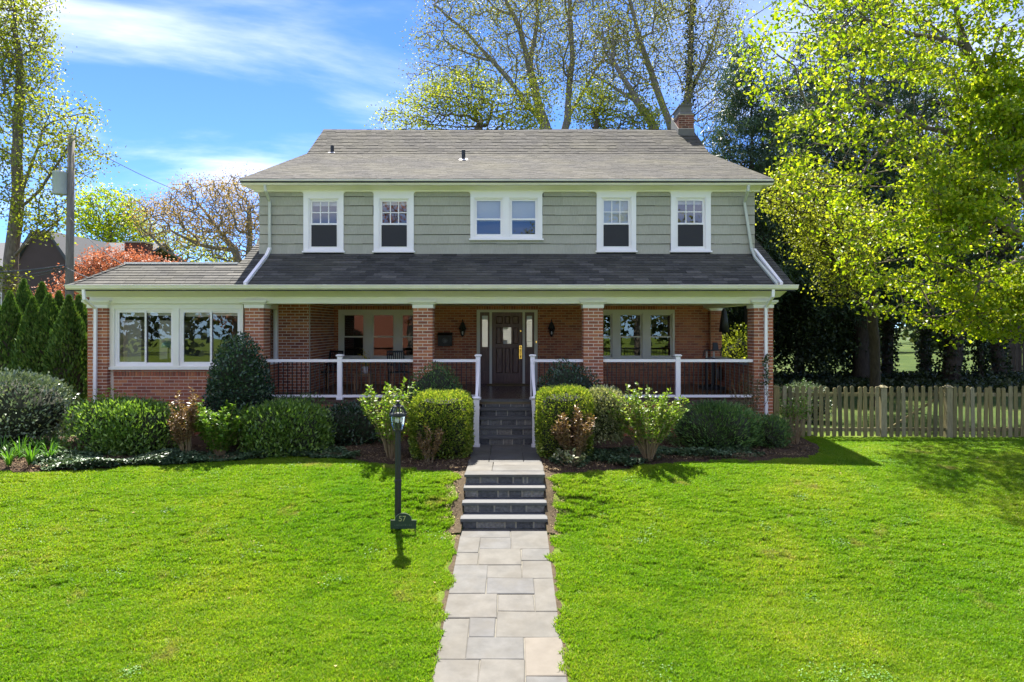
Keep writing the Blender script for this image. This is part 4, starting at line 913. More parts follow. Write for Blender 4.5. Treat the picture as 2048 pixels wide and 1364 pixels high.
M['lf_varieg'] = mat_leaf('leaf_variegated', (.10, .14, .05), (.30, .31, .16), (.58, .56, .38), .25, .4, .4)
M['lf_lime'] = mat_leaf('leaf_lime', (.10, .20, .02), (.19, .29, .035), (.34, .38, .10), .42, .4, .4)
M['lf_green'] = mat_leaf('leaf_fresh_green', (.06, .14, .02), (.12, .22, .03), (.22, .31, .06), .4, .4, .4)
M['lf_bronze'] = mat_leaf('leaf_bronze', (.12, .06, .03), (.22, .13, .065), (.36, .24, .13), .3, .35, .5)
M['lf_yew'] = mat_leaf('leaf_yew', (.045, .10, .03), (.095, .18, .05), (.17, .27, .075), .15, .45, .35)
M['lf_ivy'] = mat_leaf('leaf_ivy', (.035, .075, .034), (.08, .135, .065), (.16, .22, .12), .12, .42, .4)
M['lf_daylily'] = mat_leaf('leaf_daylily', (.07, .19, .02), (.13, .28, .03), None, .4, .4, .4)
M['lf_arb'] = mat_leaf('leaf_arborvitae', (.045, .105, .02), (.095, .18, .034), (.20, .28, .06), .22, .5, .3)
M['lf_maple'] = mat_leaf('leaf_maple', (.13, .235, .012), (.26, .355, .018), (.44, .48, .06), .58, .4, .35, (1.25, 1.2, .4), .5)
M['lf_maple2'] = mat_leaf('leaf_maple_pale', (.15, .20, .02), (.27, .31, .035), (.40, .41, .08), .55, .45, .35, (1.15, 1.15, .5), .5)
M['lf_olive'] = mat_leaf('leaf_young_olive', (.13, .135, .03), (.22, .22, .05), (.33, .33, .10), .45, .5, .3)
M['lf_tan'] = mat_leaf('leaf_tan_bud', (.26, .17, .08), (.40, .28, .14), None, .45, .6, .2)
M['lf_red'] = mat_leaf('leaf_japanese_maple', (.26, .10, .06), (.40, .16, .095), (.48, .24, .14), .4, .5, .3, (1.2, .9, .7))
M['lf_pine'] = mat_leaf('leaf_pine', (.028, .055, .03), (.055, .10, .05), (.11, .16, .09), .15, .5, .35)
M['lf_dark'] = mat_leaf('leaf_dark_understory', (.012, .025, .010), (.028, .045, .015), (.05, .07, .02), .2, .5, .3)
M['lf_far'] = mat_leaf('leaf_far_wood', (.03, .055, .02), (.06, .09, .03), (.13, .15, .045), .3, .6, .2, nscale=.15)
M['lf_yflower'] = mat_leaf('petal_yellow', (.45, .36, .02), (.6, .5, .05), None, .3, .5, .3)
g0 = np.random.default_rng(11)
C = np.array([px_, POTY, tz + .3]) + g0.normal(size=(110, 3)) * [.06, .05, .09]; C = np.concatenate([C, np.array([px_ - .05, POTY, tz + .5]) + g0.normal(size=(25, 3)) * [.07, .03, .08]])
leaf_mesh('blossom', M['lf_yflower'], t, C, rdirs(g0, len(C)), .045, .03, g0)
m = MB()
for k in range(9): e = C[k * 12]; m.tube([(px_, POTY, tz + .12), tuple((np.array([px_, POTY, tz + .12]) + e) / 2 + [.01, 0, .02]), tuple(e)], .004, 4)
m.build('stem', M['lf_green'], t)

def superr(d, rx, ry, rz, p): return (np.abs(d[:, 0] / rx) ** p + np.abs(d[:, 1] / ry) ** p + np.abs(d[:, 2] / rz) ** p) ** (-1 / p)
def lump(d, amp, ph, f=3.0):
    return 1 + amp * (np.sin(d[:, 0] * f + ph) * np.sin(d[:, 1] * f * 1.3 + ph * 2.1) + .6 * np.sin(d[:, 2] * f * 1.7 + ph * .7 + d[:, 0] * 2 * f) + .5 * np.sin(d[:, 0] * 2.7 * f + d[:, 2] * 2.2 * f + ph))
def shrub(name, label, cat, x, y, z0, rx, ry, h, mat, n, L, W, p=2.4, amp=.05, depth=.3, out=.55, up=.3, seed=1, taper=0.0, group=None, core=.8, lean=0.0, top=.0):
    """clipped or rounded shrub: leaves crowd the outer shell of a rounded body, woody twigs inside"""
    g = np.random.default_rng(seed); t = thing(name, label, cat, (x, y, z0), group); rz = h / 2; c0 = np.array([x, y, z0 + rz])
    def body(d):
        r = superr(d, rx, ry, rz, p) * lump(d, amp, seed * 1.7); P_ = d * r[:, None]
        if taper: f = 1 - taper * (P_[:, 2] / rz * .5 + .5); P_[:, 0] *= f; P_[:, 1] *= f
        return P_
    d = rdirs(g, int(n * 1.15)); d = d[d[:, 2] > -.85][:n]; n = len(d); P_ = body(d) * (1 - depth * g.random(n) ** 2)[:, None]
    P_ += g.normal(size=P_.shape) * L * (.25 if L < .05 else .5)
    D = d * out + rdirs(g, n) * (1 - out) + [0, 0, up]; D /= np.linalg.norm(D, axis=1, keepdims=True)
    leaf_mesh('foliage', mat, t, c0 + P_, D, L * (.7 + .6 * g.random(n)), W * (.7 + .6 * g.random(n)), g)
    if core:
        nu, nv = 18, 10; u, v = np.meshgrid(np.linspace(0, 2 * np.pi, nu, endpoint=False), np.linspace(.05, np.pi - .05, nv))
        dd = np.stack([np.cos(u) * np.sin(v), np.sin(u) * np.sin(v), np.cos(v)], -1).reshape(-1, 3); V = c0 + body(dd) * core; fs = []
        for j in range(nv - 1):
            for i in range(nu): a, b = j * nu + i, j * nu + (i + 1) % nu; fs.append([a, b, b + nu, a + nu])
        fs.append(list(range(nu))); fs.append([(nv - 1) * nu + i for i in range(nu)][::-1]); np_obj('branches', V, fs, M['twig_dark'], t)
    return t
def cane_shrub(name, label, cat, x, y, h, spread, mat, nst, per, L, W, seed, smat='stem', lean=(0, 0), bare=.3, r=.008, group=None, curve=.5, tuft=0):
    """many canes rising from one root, leaves set in pairs and rosettes along them"""
    g = np.random.default_rng(seed); z0 = float(gz(x, y)) + .05; t = thing(name, label, cat, (x, y, z0), group); m = MB(); Cs = []; Ds = []
    for k in range(nst):
        a = g.random() * 6.283; s = spread * math.sqrt(g.random()); hh = h * (.62 + .38 * g.random()) * (1 - .25 * (s / spread) ** 2)
        e = np.array([s * math.cos(a) + lean[0], s * math.sin(a) * .7 + lean[1], hh]); pts = []
        b0 = np.array([math.cos(a), math.sin(a), 0]) * .06
        for f in np.linspace(0, 1, 6): pts.append(np.array([x, y, z0]) + b0 + e * [f ** (1 + curve * .6), f ** (1 + curve * .6), f ** (1 - .12 * curve)] + g.normal(size=3) * .012 * (f > 0))
        m.tube([tuple(q) for q in pts], list(np.linspace(r, r * .4, 6)), 4)
        fs = bare + (1 - bare) * g.random(per) ** .8
        q = np.array(pts); i = np.minimum((fs * 5).astype(int), 4); w = (fs * 5 - i)[:, None]; c = q[i] * (1 - w) + q[i + 1] * w
        d = rdirs(g, per) * [1, 1, .5] + [0, 0, .45]; d /= np.linalg.norm(d, axis=1, keepdims=True)
        c = c + d * L * .55 + g.normal(size=c.shape) * (.25 * L); Cs.append(c); Ds.append(d)
    m.build('stems', M[smat], t)
    C_, D_ = np.concatenate(Cs), np.concatenate(Ds); leaf_mesh('foliage', mat, t, C_, D_, L * (.6 + .7 * g.random(len(C_))), W * (.6 + .7 * g.random(len(C_))), g, up=.55); return t
def G(px, py):
    x, y = hit(px, py); return x, y, float(gz(x, y))
# left bed
Yb = 13.6
def at(px, Y): return PX(px, Y)
shrub('mounded_shrub', 'big round grey green glossy shrub at left edge of garden', 'shrub', at(22, 14.3), 14.3, 1.0, 1.22, 1.1, 1.62, M['lf_rhodo'], 7500, .085, .042, 2.2, .03, .35, .5, .35, 2)
shrub('laurel_hedge', 'loose boxy laurel hedge below the sun room window', 'hedge', at(254, 13.75), 13.75, .98, 1.2, .52, 1.10, M['lf_laurel'], 9500, .085, .034, 3.8, .06, .35, .35, .75, 3, core=.72)
shrub('laurel_hedge', 'laurel hedge with bright tips beside the cone shaped holly', 'hedge', at(572, 13.7), 13.7, .98, .92, .5, 1.08, M['lf_laurel'], 7500, .08, .034, 3.8, .06, .35, .35, .75, 4, core=.72)
shrub('dark_hedge', 'low dark shaded hedge under the left porch railing', 'hedge', at(702, 14.6), 14.6, 1.0, .74, .5, .92, M['lf_holly'], 3800, .075, .032, 3.0, .06, .4, .4, .5, 5, core=.75)
shrub('dark_hedge', 'dark hedge top behind the brightly tipped laurel hedge', 'hedge', at(592, 14.9), 14.9, 1.0, .75, .35, 1.08, M['lf_yew'], 2600, .07, .026, 3.2, .05, .4, .4, .5, 6, core=.75)
shrub('cone_holly', 'tall dark green cone shaped holly before the sun room', 'shrub', at(478, 14.5), 14.5, 1.0, .80, .74, 2.42, M['lf_holly'], 9500, .06, .038, 2.3, .04, .25, .5, .2, 7, taper=.42)
shrub('round_holly', 'dark rounded evergreen behind left clipped boxwood', 'shrub', at(872, 14.9), 14.9, 1.0, .62, .5, 1.80, M['lf_yew'], 5500, .055, .024, 2.3, .05, .3, .5, .3, 8)
shrub('round_holly', 'dark rounded evergreen behind right clipped boxwood', 'shrub', at(1140, 14.9), 14.9, 1.0, .72, .5, 1.82, M['lf_holly'], 6000, .055, .032, 2.4, .05, .3, .5, .3, 9)
shrub('boxwood', 'clipped boxwood cube left of the porch steps', 'shrub', at(884, 13.35), 13.35, 1.0, .60, .56, 1.33, M['lf_box'], 13000, .046, .03, 5.0, .02, .16, .6, .35, 10, core=.8)
shrub('boxwood', 'clipped boxwood cube right of the porch steps', 'shrub', at(1128, 13.35), 13.35, 1.0, .545, .56, 1.42, M['lf_box'], 13000, .046, .03, 5.0, .02, .16, .6, .35, 12, core=.8)
shrub('variegated_shrub', 'cream variegated shrub against the right boxwood', 'shrub', at(1207, 13.5), 13.5, 1.3, .44, .45, 1.08, M['lf_varieg'], 8000, .05, .034, 3.2, .04, .2, .6, .3, 13, core=.75)
shrub('spreading_yew', 'wide low dark yew below the right porch railing', 'shrub', at(1428, 14.2), 14.2, 1.02, 1.02, .72, .95, M['lf_yew'], 8500, .085, .02, 2.8, .07, .35, .6, .45, 14, core=.78)
shrub('spreading_yew', 'small dark yew mound at the right end of bed', 'shrub', at(1540, 14.2), 14.2, 1.02, .36, .4, .72, M['lf_yew'], 2600, .075, .02, 2.3, .08, .35, .6, .4, 15, core=.75)
cane_shrub('hydrangea', 'bright green leafy bush between hedge and cone holly', 'shrub', at(440, 13.4), 13.4, 1.15, .62, M['lf_green'], 54, 62, .085, .055, 16, bare=.15, r=.007)
cane_shrub('yellow_leaf_plant', 'low yellow leaved plants behind hedge at sun room corner', 'plant', at(215, 14.7), 14.7, 1.36, .75, M['lf_lime'], 26, 22, .085, .05, 17, bare=.5)
cane_shrub('bronze_shrub', 'bronze leaved pieris between the laurel hedge and bright bush', 'shrub', at(372, 13.25), 13.25, 1.42, .26, M['lf_bronze'], 26, 75, .075, .032, 18, bare=.35)
cane_shrub('lime_shrub', 'tall lime leaved shrub behind the lamp post', 'shrub', at(782, 13.1), 13.1, 1.72, .66, M['lf_lime'], 40, 52, .075, .046, 19, bare=.3, r=.009)
cane_shrub('lime_shrub', 'tall lime leaved shrub in the right bed with brown canes', 'shrub', at(1297, 12.95), 12.95, 1.55, .72, M['lf_lime'], 56, 56, .07, .044, 20, bare=.32, r=.009)
cane_shrub('bronze_shrub', 'small thin bronze plant before the left boxwood', 'shrub', at(858, 12.7), 12.7, .82, .22, M['lf_bronze'], 13, 60, .06, .03, 21, bare=.2)
cane_shrub('bronze_shrub', 'bushy bronze pieris before the right boxwood', 'shrub', at(1150, 12.6), 12.6, 1.12, .38, M['lf_bronze'], 34, 80, .072, .032, 22, bare=.3)
cane_shrub('wispy_shrub', 'thin wispy reddish shrub climbing by right end pier', 'shrub', at(1497, 14.9), 14.9, 1.75, .5, mat_leaf('leaf_abelia', (.04, .06, .025), (.09, .09, .04), (.16, .10, .06), .3, .5, .3), 34, 38, .045, .024, 23, bare=.3, r=.005)
cane_shrub('cane_plant', 'clump of bare tan canes with green tops by the fence', 'plant', at(1590, 14.6), 14.6, 1.15, .34, M['lf_green'], 40, 9, .09, .035, 24, bare=.68, r=.006)
cane_shrub('side_shrub', 'loose grey green shrub behind the right end pier', 'shrub', at(1580, 17.2), 17.2, 1.3, .75, M['lf_yew'], 40, 60, .06, .028, 25, bare=.2)
shrub('side_mound', 'pale flowering mound behind the picket fence by house corner', 'shrub', at(1612, 18.5), 18.5, 1.0, .75, .6, 1.05, M['lf_rhodo'], 3500, .06, .03, 2.2, .06, .35, .5, .3, 26)
g1 = np.random.default_rng(77); ix, iy = PX(1532, 15.35), 15.36
t = thing('climbing_ivy', 'small ivy sprigs climbing the downspout at right end pier', 'plant', (ix, iy, 2.4)); n = 150
C = np.column_stack([ix + g1.normal(size=n) * .05, iy - .03 + g1.normal(size=n) * .03, g1.uniform(PZ(770, 15.35), PZ(708, 15.35), n)]); D = rdirs(g1, n); leaf_mesh('leaves', M['lf_holly'], t, C, D, .055, .05, g1)
MB().tube([(ix + .02, iy - .05, PZ(800, 15.35)), (ix - .03, iy - .06, PZ(750, 15.35)), (ix + .02, iy - .05, PZ(708, 15.35))], .006, 4).build('stem', M['stem'], t)
# daylilies
def daylily(x, y, label, seed):
    g = np.random.default_rng(seed); z0 = float(gz(x, y)) + .03; t = thing('daylily', label, 'plant', (x, y, z0), 'daylily clumps at the left edge of the bed'); V = []; fs = []; var = []
    for k in range(34):
        a = g.random() * 6.283; l = .32 + .22 * g.random(); sp = .1 + .24 * g.random(); w = .012; b = np.array([x, y, z0]) + np.array([math.cos(a), math.sin(a), 0]) * .05 * g.random(); s_ = np.array([-math.sin(a), math.cos(a), 0]); vv = g.random(); i0 = len(V)
        for f in (0, .35, .7, 1):
            c = b + np.array([math.cos(a) * sp * f ** 1.5, math.sin(a) * sp * f ** 1.5, l * (f * 1.2 - .45 * f ** 3 * (sp / .2))]); ww = w * (1 - .85 * f ** 2); V += [c - s_ * ww, c + s_ * ww]
        for j in range(3): fs.append([i0 + 2 * j, i0 + 2 * j + 1, i0 + 2 * j + 3, i0 + 2 * j + 2]); var.append(vv)
    np_obj('leaves', np.array(V), fs, M['lf_daylily'], t, var)
DL = [(18, 936, 'leftmost daylily clump at the lawn edge'), (40, 922, 'daylily clump behind the leftmost one'), (62, 934, 'daylily clump in the middle of the front row'), (78, 915, 'daylily clump under the big round shrub'), (98, 928, 'daylily clump at right end of the front row'), (116, 908, 'tallest daylily clump beside the laurel hedge'), (4, 918, 'daylily clump cut by the left picture edge')]
for i, (a, b, l) in enumerate(DL): x, y, z = G(a, b); daylily(x, y, 'bright green ' + l, 40 + i)
cane_shrub('hellebore', 'small pale leaved plant beside the landing right of steps', 'plant', *G(1140, 938)[:2], .32, .3, M['lf_varieg'], 14, 16, .08, .04, 50, bare=.3)
cane_shrub('dead_tuft', 'dry straw coloured tuft in mulch left of lamp post', 'plant', *G(710, 896)[:2], .42, .26, M['lf_bronze'], 40, 8, .05, .012, 51, bare=.4, r=.004)
# ivy, mulch chips and litter
def ground_cover(name, label, polys, n, mat, L, W, hgt, seed, lift=.05):
    g = np.random.default_rng(seed); Cs = []
    for (cx, cy, rx, ry, wt) in polys:
        k = int(n * wt); a = g.random(k) * 6.283; r = np.sqrt(g.random(k)) * (1 + .12 * np.sin(a * 5 + cx)); Cs.append(np.stack([cx + rx * r * np.cos(a), cy + ry * r * np.sin(a)], 1))
    P_ = np.concatenate(Cs); P_ = P_[(P_[:, 1] > bed_front(P_[:, 0]) - .06) & (np.abs(P_[:, 0] - XC) > .8)]; n = len(P_)
    z = gz(P_[:, 0], P_[:, 1]) + lift + hgt * g.random(n) * (.5 + .5 * np.sin(P_[:, 0] * 3.1) * np.sin(P_[:, 1] * 3.7)); C_ = np.column_stack([P_, z]); D = rdirs(g, n) * [1, 1, .35]; D /= np.linalg.norm(D, axis=1, keepdims=True)
    o = leaf_mesh(name, mat, None, C_, D, L * (.6 + .7 * g.random(n)), W * (.6 + .7 * g.random(n)), g, up=.65, kind='stuff'); o['label'] = label
ground_cover('ivy', 'dark ivy ground cover in the left flower bed', [(at(250, 12.9), 12.85, 1.6, .55, .34), (at(480, 13.1), 13.1, 1.6, .5, .34), (at(620, 13.3), 13.3, .9, .4, .2), (at(150, 12.6), 12.7, .8, .4, .12)], 24000, M['lf_ivy'], .065, .055, .2, 60)
ground_cover('ivy', 'dark ivy ground cover in the right flower bed', [(at(1235, 13.2), 13.2, .75, .6, .4), (at(1400, 13.5), 13.5, 1.2, .4, .45), (at(1140, 12.6), 12.75, .4, .35, .15)], 8500, M['lf_ivy'], .065, .055, .18, 61)
def chips(name, label, n, seed, test, mat, L):
    g = np.random.default_rng(seed); P_ = np.stack([g.uniform(-11, 6.3, n), g.uniform(10.2, 15.5, n)], 1); P_ = P_[test(P_[:, 0], P_[:, 1])]; n = len(P_)
    C_ = np.column_stack([P_, gz(P_[:, 0], P_[:, 1]) + np.where(P_[:, 1] > bed_front(P_[:, 0]), .075, .012) + .02 * g.random(n)]); D = rdirs(g, n) * [1, 1, .3]; D /= np.linalg.norm(D, axis=1, keepdims=True)
    o = leaf_mesh(name, mat, None, C_, D, L * (.5 + g.random(n)), L * .4, g, up=.7, kind='stuff'); o['label'] = label
M['chip'] = mat_leaf('wood_chip', (.06, .04, .025), (.15, .10, .06), (.34, .25, .15), 0, .9, .1)
chips('mulch_chips', 'brown wood chips and dry leaves in the beds', 60000, 62, lambda x, y: (y > bed_front(x)) & (np.abs(x - XC) > .7) & (y < bed_front(x) + 1.6), M['chip'], .05)
def weeds(name, label, spots, per, mat, L, seed, h):
    g = np.random.default_rng(seed); P_ = np.stack([g.uniform(-10, 11, spots), g.uniform(5.5, 15, spots)], 1); P_ = np.repeat(P_, per, 0) + g.normal(size=(spots * per, 2)) * (.05 + .12 * np.repeat(g.random(spots), per))[:, None]
    P_ = P_[in_lawn(P_[:, 0], P_[:, 1])]; n = len(P_); C_ = np.column_stack([P_, gz(P_[:, 0], P_[:, 1]) + h * (.6 + .5 * g.random(n))]); D = rdirs(g, n) * [1, 1, .25]; D /= np.linalg.norm(D, axis=1, keepdims=True)
    o = leaf_mesh(name, mat, None, C_, D, L * (.6 + .7 * g.random(n)), L * .75, g, up=.8, kind='stuff'); o['label'] = label
weeds('clover', 'patches of bluish green clover in the lawn', 90, 60, mat_leaf('leaf_clover', (.07, .17, .03), (.13, .25, .05), None, .3, .5, .3), .028, 80, .05)
weeds('fallen_leaves', 'scattered dry leaves lying on the lawn', 70, 1, mat_leaf('dry_leaf', (.30, .20, .10), (.45, .34, .20), None, .1, .8, .1), .05, 81, .045)
M['litter'] = mat_leaf('dry_litter', (.20, .14, .08), (.38, .28, .16), (.5, .40, .26), 0, .9, .1)
chips('dry_litter', 'pale dry litter strips along the garden steps', 90000, 63, lambda x, y: (np.abs(x - XC) > .69) & (np.abs(x - XC) < 1.0) & (y < 12.3) & (y > 10.1), M['litter'], .03)

# --- trees
def tree(name, label, base, guides, blobs, n_attr, lmat, leaf, per, r0, seed, bark='bark', sig=.28, step=.7, up=.25, minr=.008, group=None, aspect=.75, droop=0.0, cat='tree', ivy=0, tipn=3, shell=.5, per_w=None, layer=0):
    """trunk and limbs follow the guide lines; branches reach for points in the crown's lobes; leaves hang on the outer twigs"""
    g = np.random.default_rng(seed); t = thing(name, label, cat, tuple(base), group)
    P_ = [np.array(base, float)]; par = [-1]; plen = [0.0]
    for gl in guides:
        q = [np.array(p, float) for p in gl]; i = int(np.argmin([np.linalg.norm(p - q[0]) for p in P_]))
        for b in q[1:] if np.linalg.norm(P_[i] - q[0]) < .3 else q:
            a = P_[i]; k = max(1, int(np.linalg.norm(b - a) / step))
            for s in range(1, k + 1):
                w = s / k; P_.append(a + (b - a) * w + (g.normal(size=3) * .04 * step if s < k else 0)); par.append(i); plen.append(plen[i] + np.linalg.norm(P_[-1] - P_[i])); i = len(P_) - 1
    ng = len(P_)
    w = np.array([b[6] if len(b) > 6 else b[3] * b[4] * b[5] for b in blobs]); w = w / w.sum(); A = []
    for b, c in zip(blobs, g.multinomial(n_attr, w)):
        d = rdirs(g, c); r = g.random(c) ** (1 / 3); r = shell + (1 - shell) * r if shell else r; r = np.where(g.random(c) < .3, g.random(c) ** .4, r); A.append(np.array(b[:3]) + d * r[:, None] * np.array(b[3:6]))
    A = np.concatenate(A); A = A[A[:, 2] > base[2] + .4]
    if layer:
        tl = A[:, 2] + .22 * (A[:, 0] - base[0]) + .5 * np.sin(A[:, 1] * 1.1); A[:, 2] += (np.round(tl / layer) * layer - tl) * .82
    G_ = np.array(P_); dist = np.array([np.min(((G_ - a) ** 2).sum(1)) for a in A]); A = A[np.argsort(dist)]
    cap = ng + len(A) * 8 + 10; PP = np.zeros((cap, 3)); PP[:ng] = G_; PL_ = np.zeros(cap); PL_[:ng] = plen; n = ng
    for a in A:
        d = np.sqrt(((PP[:n] - a) ** 2).sum(1)); below = np.clip(PP[:n, 2] - a[2], 0, None) * (.9 - droop); i = int(np.argmin(d + .16 * PL_[:n] + below * .4)); L_ = d[i]; k = max(1, min(7, int(L_ / step))); a0 = PP[i].copy(); arch = np.array([0, 0, up * L_ * .35])
        for s in range(1, k + 1):
            f = s / k; q = a0 + (a - a0) * f + arch * (f * (1 - f)) * 2 + (g.normal(size=3) * .09 * step if s < k else 0)
            if n >= cap: break
            PP[n] = q; par.append(i); PL_[n] = PL_[i] + np.linalg.norm(q - PP[i]); i = n; n += 1
    PP = PP[:n]; par = np.array(par[:n]); cnt = np.zeros(n); kids = [[] for _ in range(n)]
    for i in range(n - 1, 0, -1):
        cnt[i] = max(cnt[i], 1) if not kids[i] else cnt[i]; cnt[par[i]] += cnt[i]; kids[par[i]].append(i)
    rad = minr + (r0 - minr) * (cnt / cnt[0]) ** .68; rad[0] = r0 * 1.15
    V = []; Fs = []; stack = [(0, -1)]; nv = 0
    while stack:
        s, p = stack.pop(); ch = [p, s] if p >= 0 else [s]; 
        while kids[ch[-1]]:
            ks = sorted(kids[ch[-1]], key=lambda j: -cnt[j])
            for j in ks[1:]: stack.append((j, ch[-1]))
            ch.append(ks[0])
        q = PP[ch]; r = rad[ch].copy()
        if p >= 0: r[0] = min(rad[s] * 1.2, rad[p])
        if len(q) < 2: continue
        ns = 10 if r[0] > .12 else 6 if r[0] > .04 else 4 if r[0] > .018 else 3
        T = np.gradient(q, axis=0); T /= np.linalg.norm(T, axis=1, keepdims=True) + 1e-9; u = np.array([1., 0, 0]) if abs(T[0, 0]) < .8 else np.array([0, 1., 0]); an = np.linspace(0, 2 * np.pi, ns, endpoint=False)
        for i in range(len(q)):
            u = u - T[i] * u.dot(T[i]); u /= np.linalg.norm(u) + 1e-9; w_ = np.cross(T[i], u); V.append(q[i] + r[i] * (np.outer(np.cos(an), u) + np.outer(np.sin(an), w_)))
        for i in range(len(q) - 1):
            a = nv + i * ns + np.arange(ns); b = nv + i * ns + (np.arange(ns) + 1) % ns; Fs.append(np.stack([a, b, b + ns, a + ns], 1))
        nv += len(q) * ns
    np_obj('trunk', np.concatenate(V), np.concatenate(Fs), M[bark], t, None, True)
    tips = np.where((cnt <= tipn) & (np.arange(n) >= ng))[0]
    C_ = np.repeat(PP[tips], per, 0); k = len(C_); C_ = C_ + g.normal(size=(k, 3)) * sig * [1, 1, .5 if layer else .75]
    D = rdirs(g, k) + [0, 0, -.25 - droop]; D /= np.linalg.norm(D, axis=1, keepdims=True)
    if ivy:
        i = g.integers(0, 0 + min(ng, ivy), 2600); q = PP[i] + (PP[np.maximum(par[i], 0)] - PP[i]) * g.random((2600, 1)); an = g.random(2600) * 6.283; rr = rad[i] * 1.15 + .22 * g.random(2600); ci = q + np.stack([np.cos(an) * rr, np.sin(an) * rr, g.normal(size=2600) * .15], 1)
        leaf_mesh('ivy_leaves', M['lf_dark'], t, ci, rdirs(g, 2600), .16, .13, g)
    leaf_mesh('crown', lmat, t, C_, D, leaf * (.6 + .7 * g.random(k)), leaf * aspect * (.6 + .7 * g.random(k)), g, up=.45)
    return t
def B(px, py, Y, rx, ry, rd, w=None):           # a crown lobe seen at a photo point, at depth Y; radii in photo points, depth radius in metres
    b = (PX(px, Y), Y, PZ(py, Y), rx * Y / F, rd, ry * Y / F); return b + ((w,) if w else ())
def Q(px, py, Y): return (PX(px, Y), Y, PZ(py, Y))
def gb(px, Y): x = PX(px, Y); return (x, Y, float(gz(x, Y)) - .1)
# the yellow green maple over the right of the garden
tree('maple_tree', 'big yellow green spring maple spreading over right side of garden', gb(2110, 18.5),
     [[gb(2110, 18.5), Q(2085, 500, 18.5), Q(2040, 295, 18.5), Q(1985, 190, 18.3), Q(1930, 90, 18), Q(1900, -60, 17.8)], [Q(2040, 295, 18.5), Q(1930, 270, 18), Q(1850, 255, 17.6), Q(1781, 215, 17.2), Q(1700, 185, 17)], [Q(1930, 90, 18), Q(1830, 70, 17.4), Q(1700, 30, 17.2)], [Q(2085, 500, 18.5), Q(2000, 440, 18), Q(1900, 430, 17.6)], [Q(2085, 500, 18.5), Q(1960, 560, 18.3), Q(1850, 590, 18)]],
     [B(1640, 110, 17.2, 155, 130, 1.8), B(1810, 60, 17.4, 190, 120, 2.2), B(1980, 80, 18, 150, 130, 2.4), B(1670, 290, 17, 120, 110, 1.6), B(1610, 370, 17.2, 60, 50, 1.0), B(1790, 400, 17, 140, 120, 1.8), B(1900, 300, 17.6, 110, 110, 1.8), B(1960, 470, 17.8, 120, 100, 1.8), B(1800, 560, 17.6, 100, 80, 1.4), B(1880, 600, 17.8, 90, 70, 1.4), B(2030, 600, 18.2, 70, 70, 1.4, 11), B(1930, 610, 18, 70, 50, 1.2, 7), B(2090, 250, 19, 120, 200, 2), B(1720, 480, 17.2, 80, 70, 1.2), B(1510, 95, 17.6, 50, 60, .8), B(1990, 240, 17.0, 70, 120, .9, 16), B(1900, 420, 17.0, 90, 70, 1.0, 12), B(1820, -60, 18, 250, 80, 2.5)],
     2900, M['lf_maple'], .12, 19, .33, 100, sig=.20, layer=.85, step=.55, minr=.007, droop=.35, tipn=2, shell=.25)
tree('maple_tree', 'paler fine leaved tree drooping beside the right house corner', gb(1750, 22), [[gb(1750, 22), Q(1745, 520, 22), Q(1720, 400, 22)]], [B(1600, 390, 21, 80, 50, 1.2), B(1620, 470, 21, 50, 45, 1.0), B(1690, 470, 21.5, 80, 70, 1.4), B(1690, 560, 21, 50, 45, 1.0)], 700, M['lf_maple2'], .09, 16, .16, 101, bark='bark_dark', sig=.24, step=.5, droop=.4)
# evergreens behind the right side
def conifer(label, px, Y, top, w, seed, per=20, n=750, low=640, tnk=.26):
    bx, by, bz = gb(px, Y); zt = PZ(top, Y); zl = PZ(low, Y); bl_ = []
    for k in range(9):
        f = k / 8; z = zl + (zt - zl) * f; r = w * (1.0 - .78 * f ** 1.3) * (1 + .12 * math.sin(k * 2.3 + seed)); bl_.append((bx + .25 * math.sin(k * 1.9 + seed), by, z, r, r, (zt - zl) / 13))
    return tree('pine_tree', label, (bx, by, bz), [[(bx, by, bz), (bx + .1, by, (bz + zt) / 2), (bx, by, zt)]], bl_, n, M['lf_pine'], .42, per * 2, tnk, seed, bark='bark_dark', sig=.27, step=.8, aspect=.11, droop=.3, up=-.1, group='dark pines beyond the fence')
conifer('grey green pine rising just right of the chimney', 1500, 29, 120, 3.0, 110, 26, 900, 560)
conifer('tall dark pine behind the maple with thick ivied trunk', 1722, 31, -120, 4.4, 111, 24, 1500, 600, .36)
conifer('dark pine behind the right end of the porch', 1600, 34, 110, 4.0, 112, 24, 1300, 610)
conifer('dark pine in the middle of the trunks beyond the fence', 1850, 36, 40, 4.4, 113, 22, 1200, 600)
conifer('farthest right dark pine beyond the fence', 2030, 40, 180, 3.6, 114, 18, 600, 600)
for i, (px, Y, w, lab) in enumerate(((1775, 33, .26, 'ivy covered bare trunk second from left beyond the fence'), (1850, 35, .17, 'thinner ivied trunk near the middle beyond the fence'), (1903, 29, .36, 'thickest bare trunk beyond the gate'), (1965, 31, .14, 'slim bare trunk right of the thick one'), (2000, 33, .3, 'leaning dark trunk near the right picture edge'))):
    tree('shade_tree', lab, gb(px, Y), [[gb(px, Y), Q(px + (4, -2, 6, -8, -14)[i], 600, Y), Q(px + (0, 8, 20, -10, 10)[i], 450, Y), Q(px + 10, 300, Y)]], [B(px, 330, Y, 90, 190, 2.0), B(px + 20, 430, Y, 90, 80, 2)], 260, M['lf_olive'], .10, 5, w, 120 + i, bark='bark_dark', ivy=14, sig=.35, group='bare trunks beyond the fence')
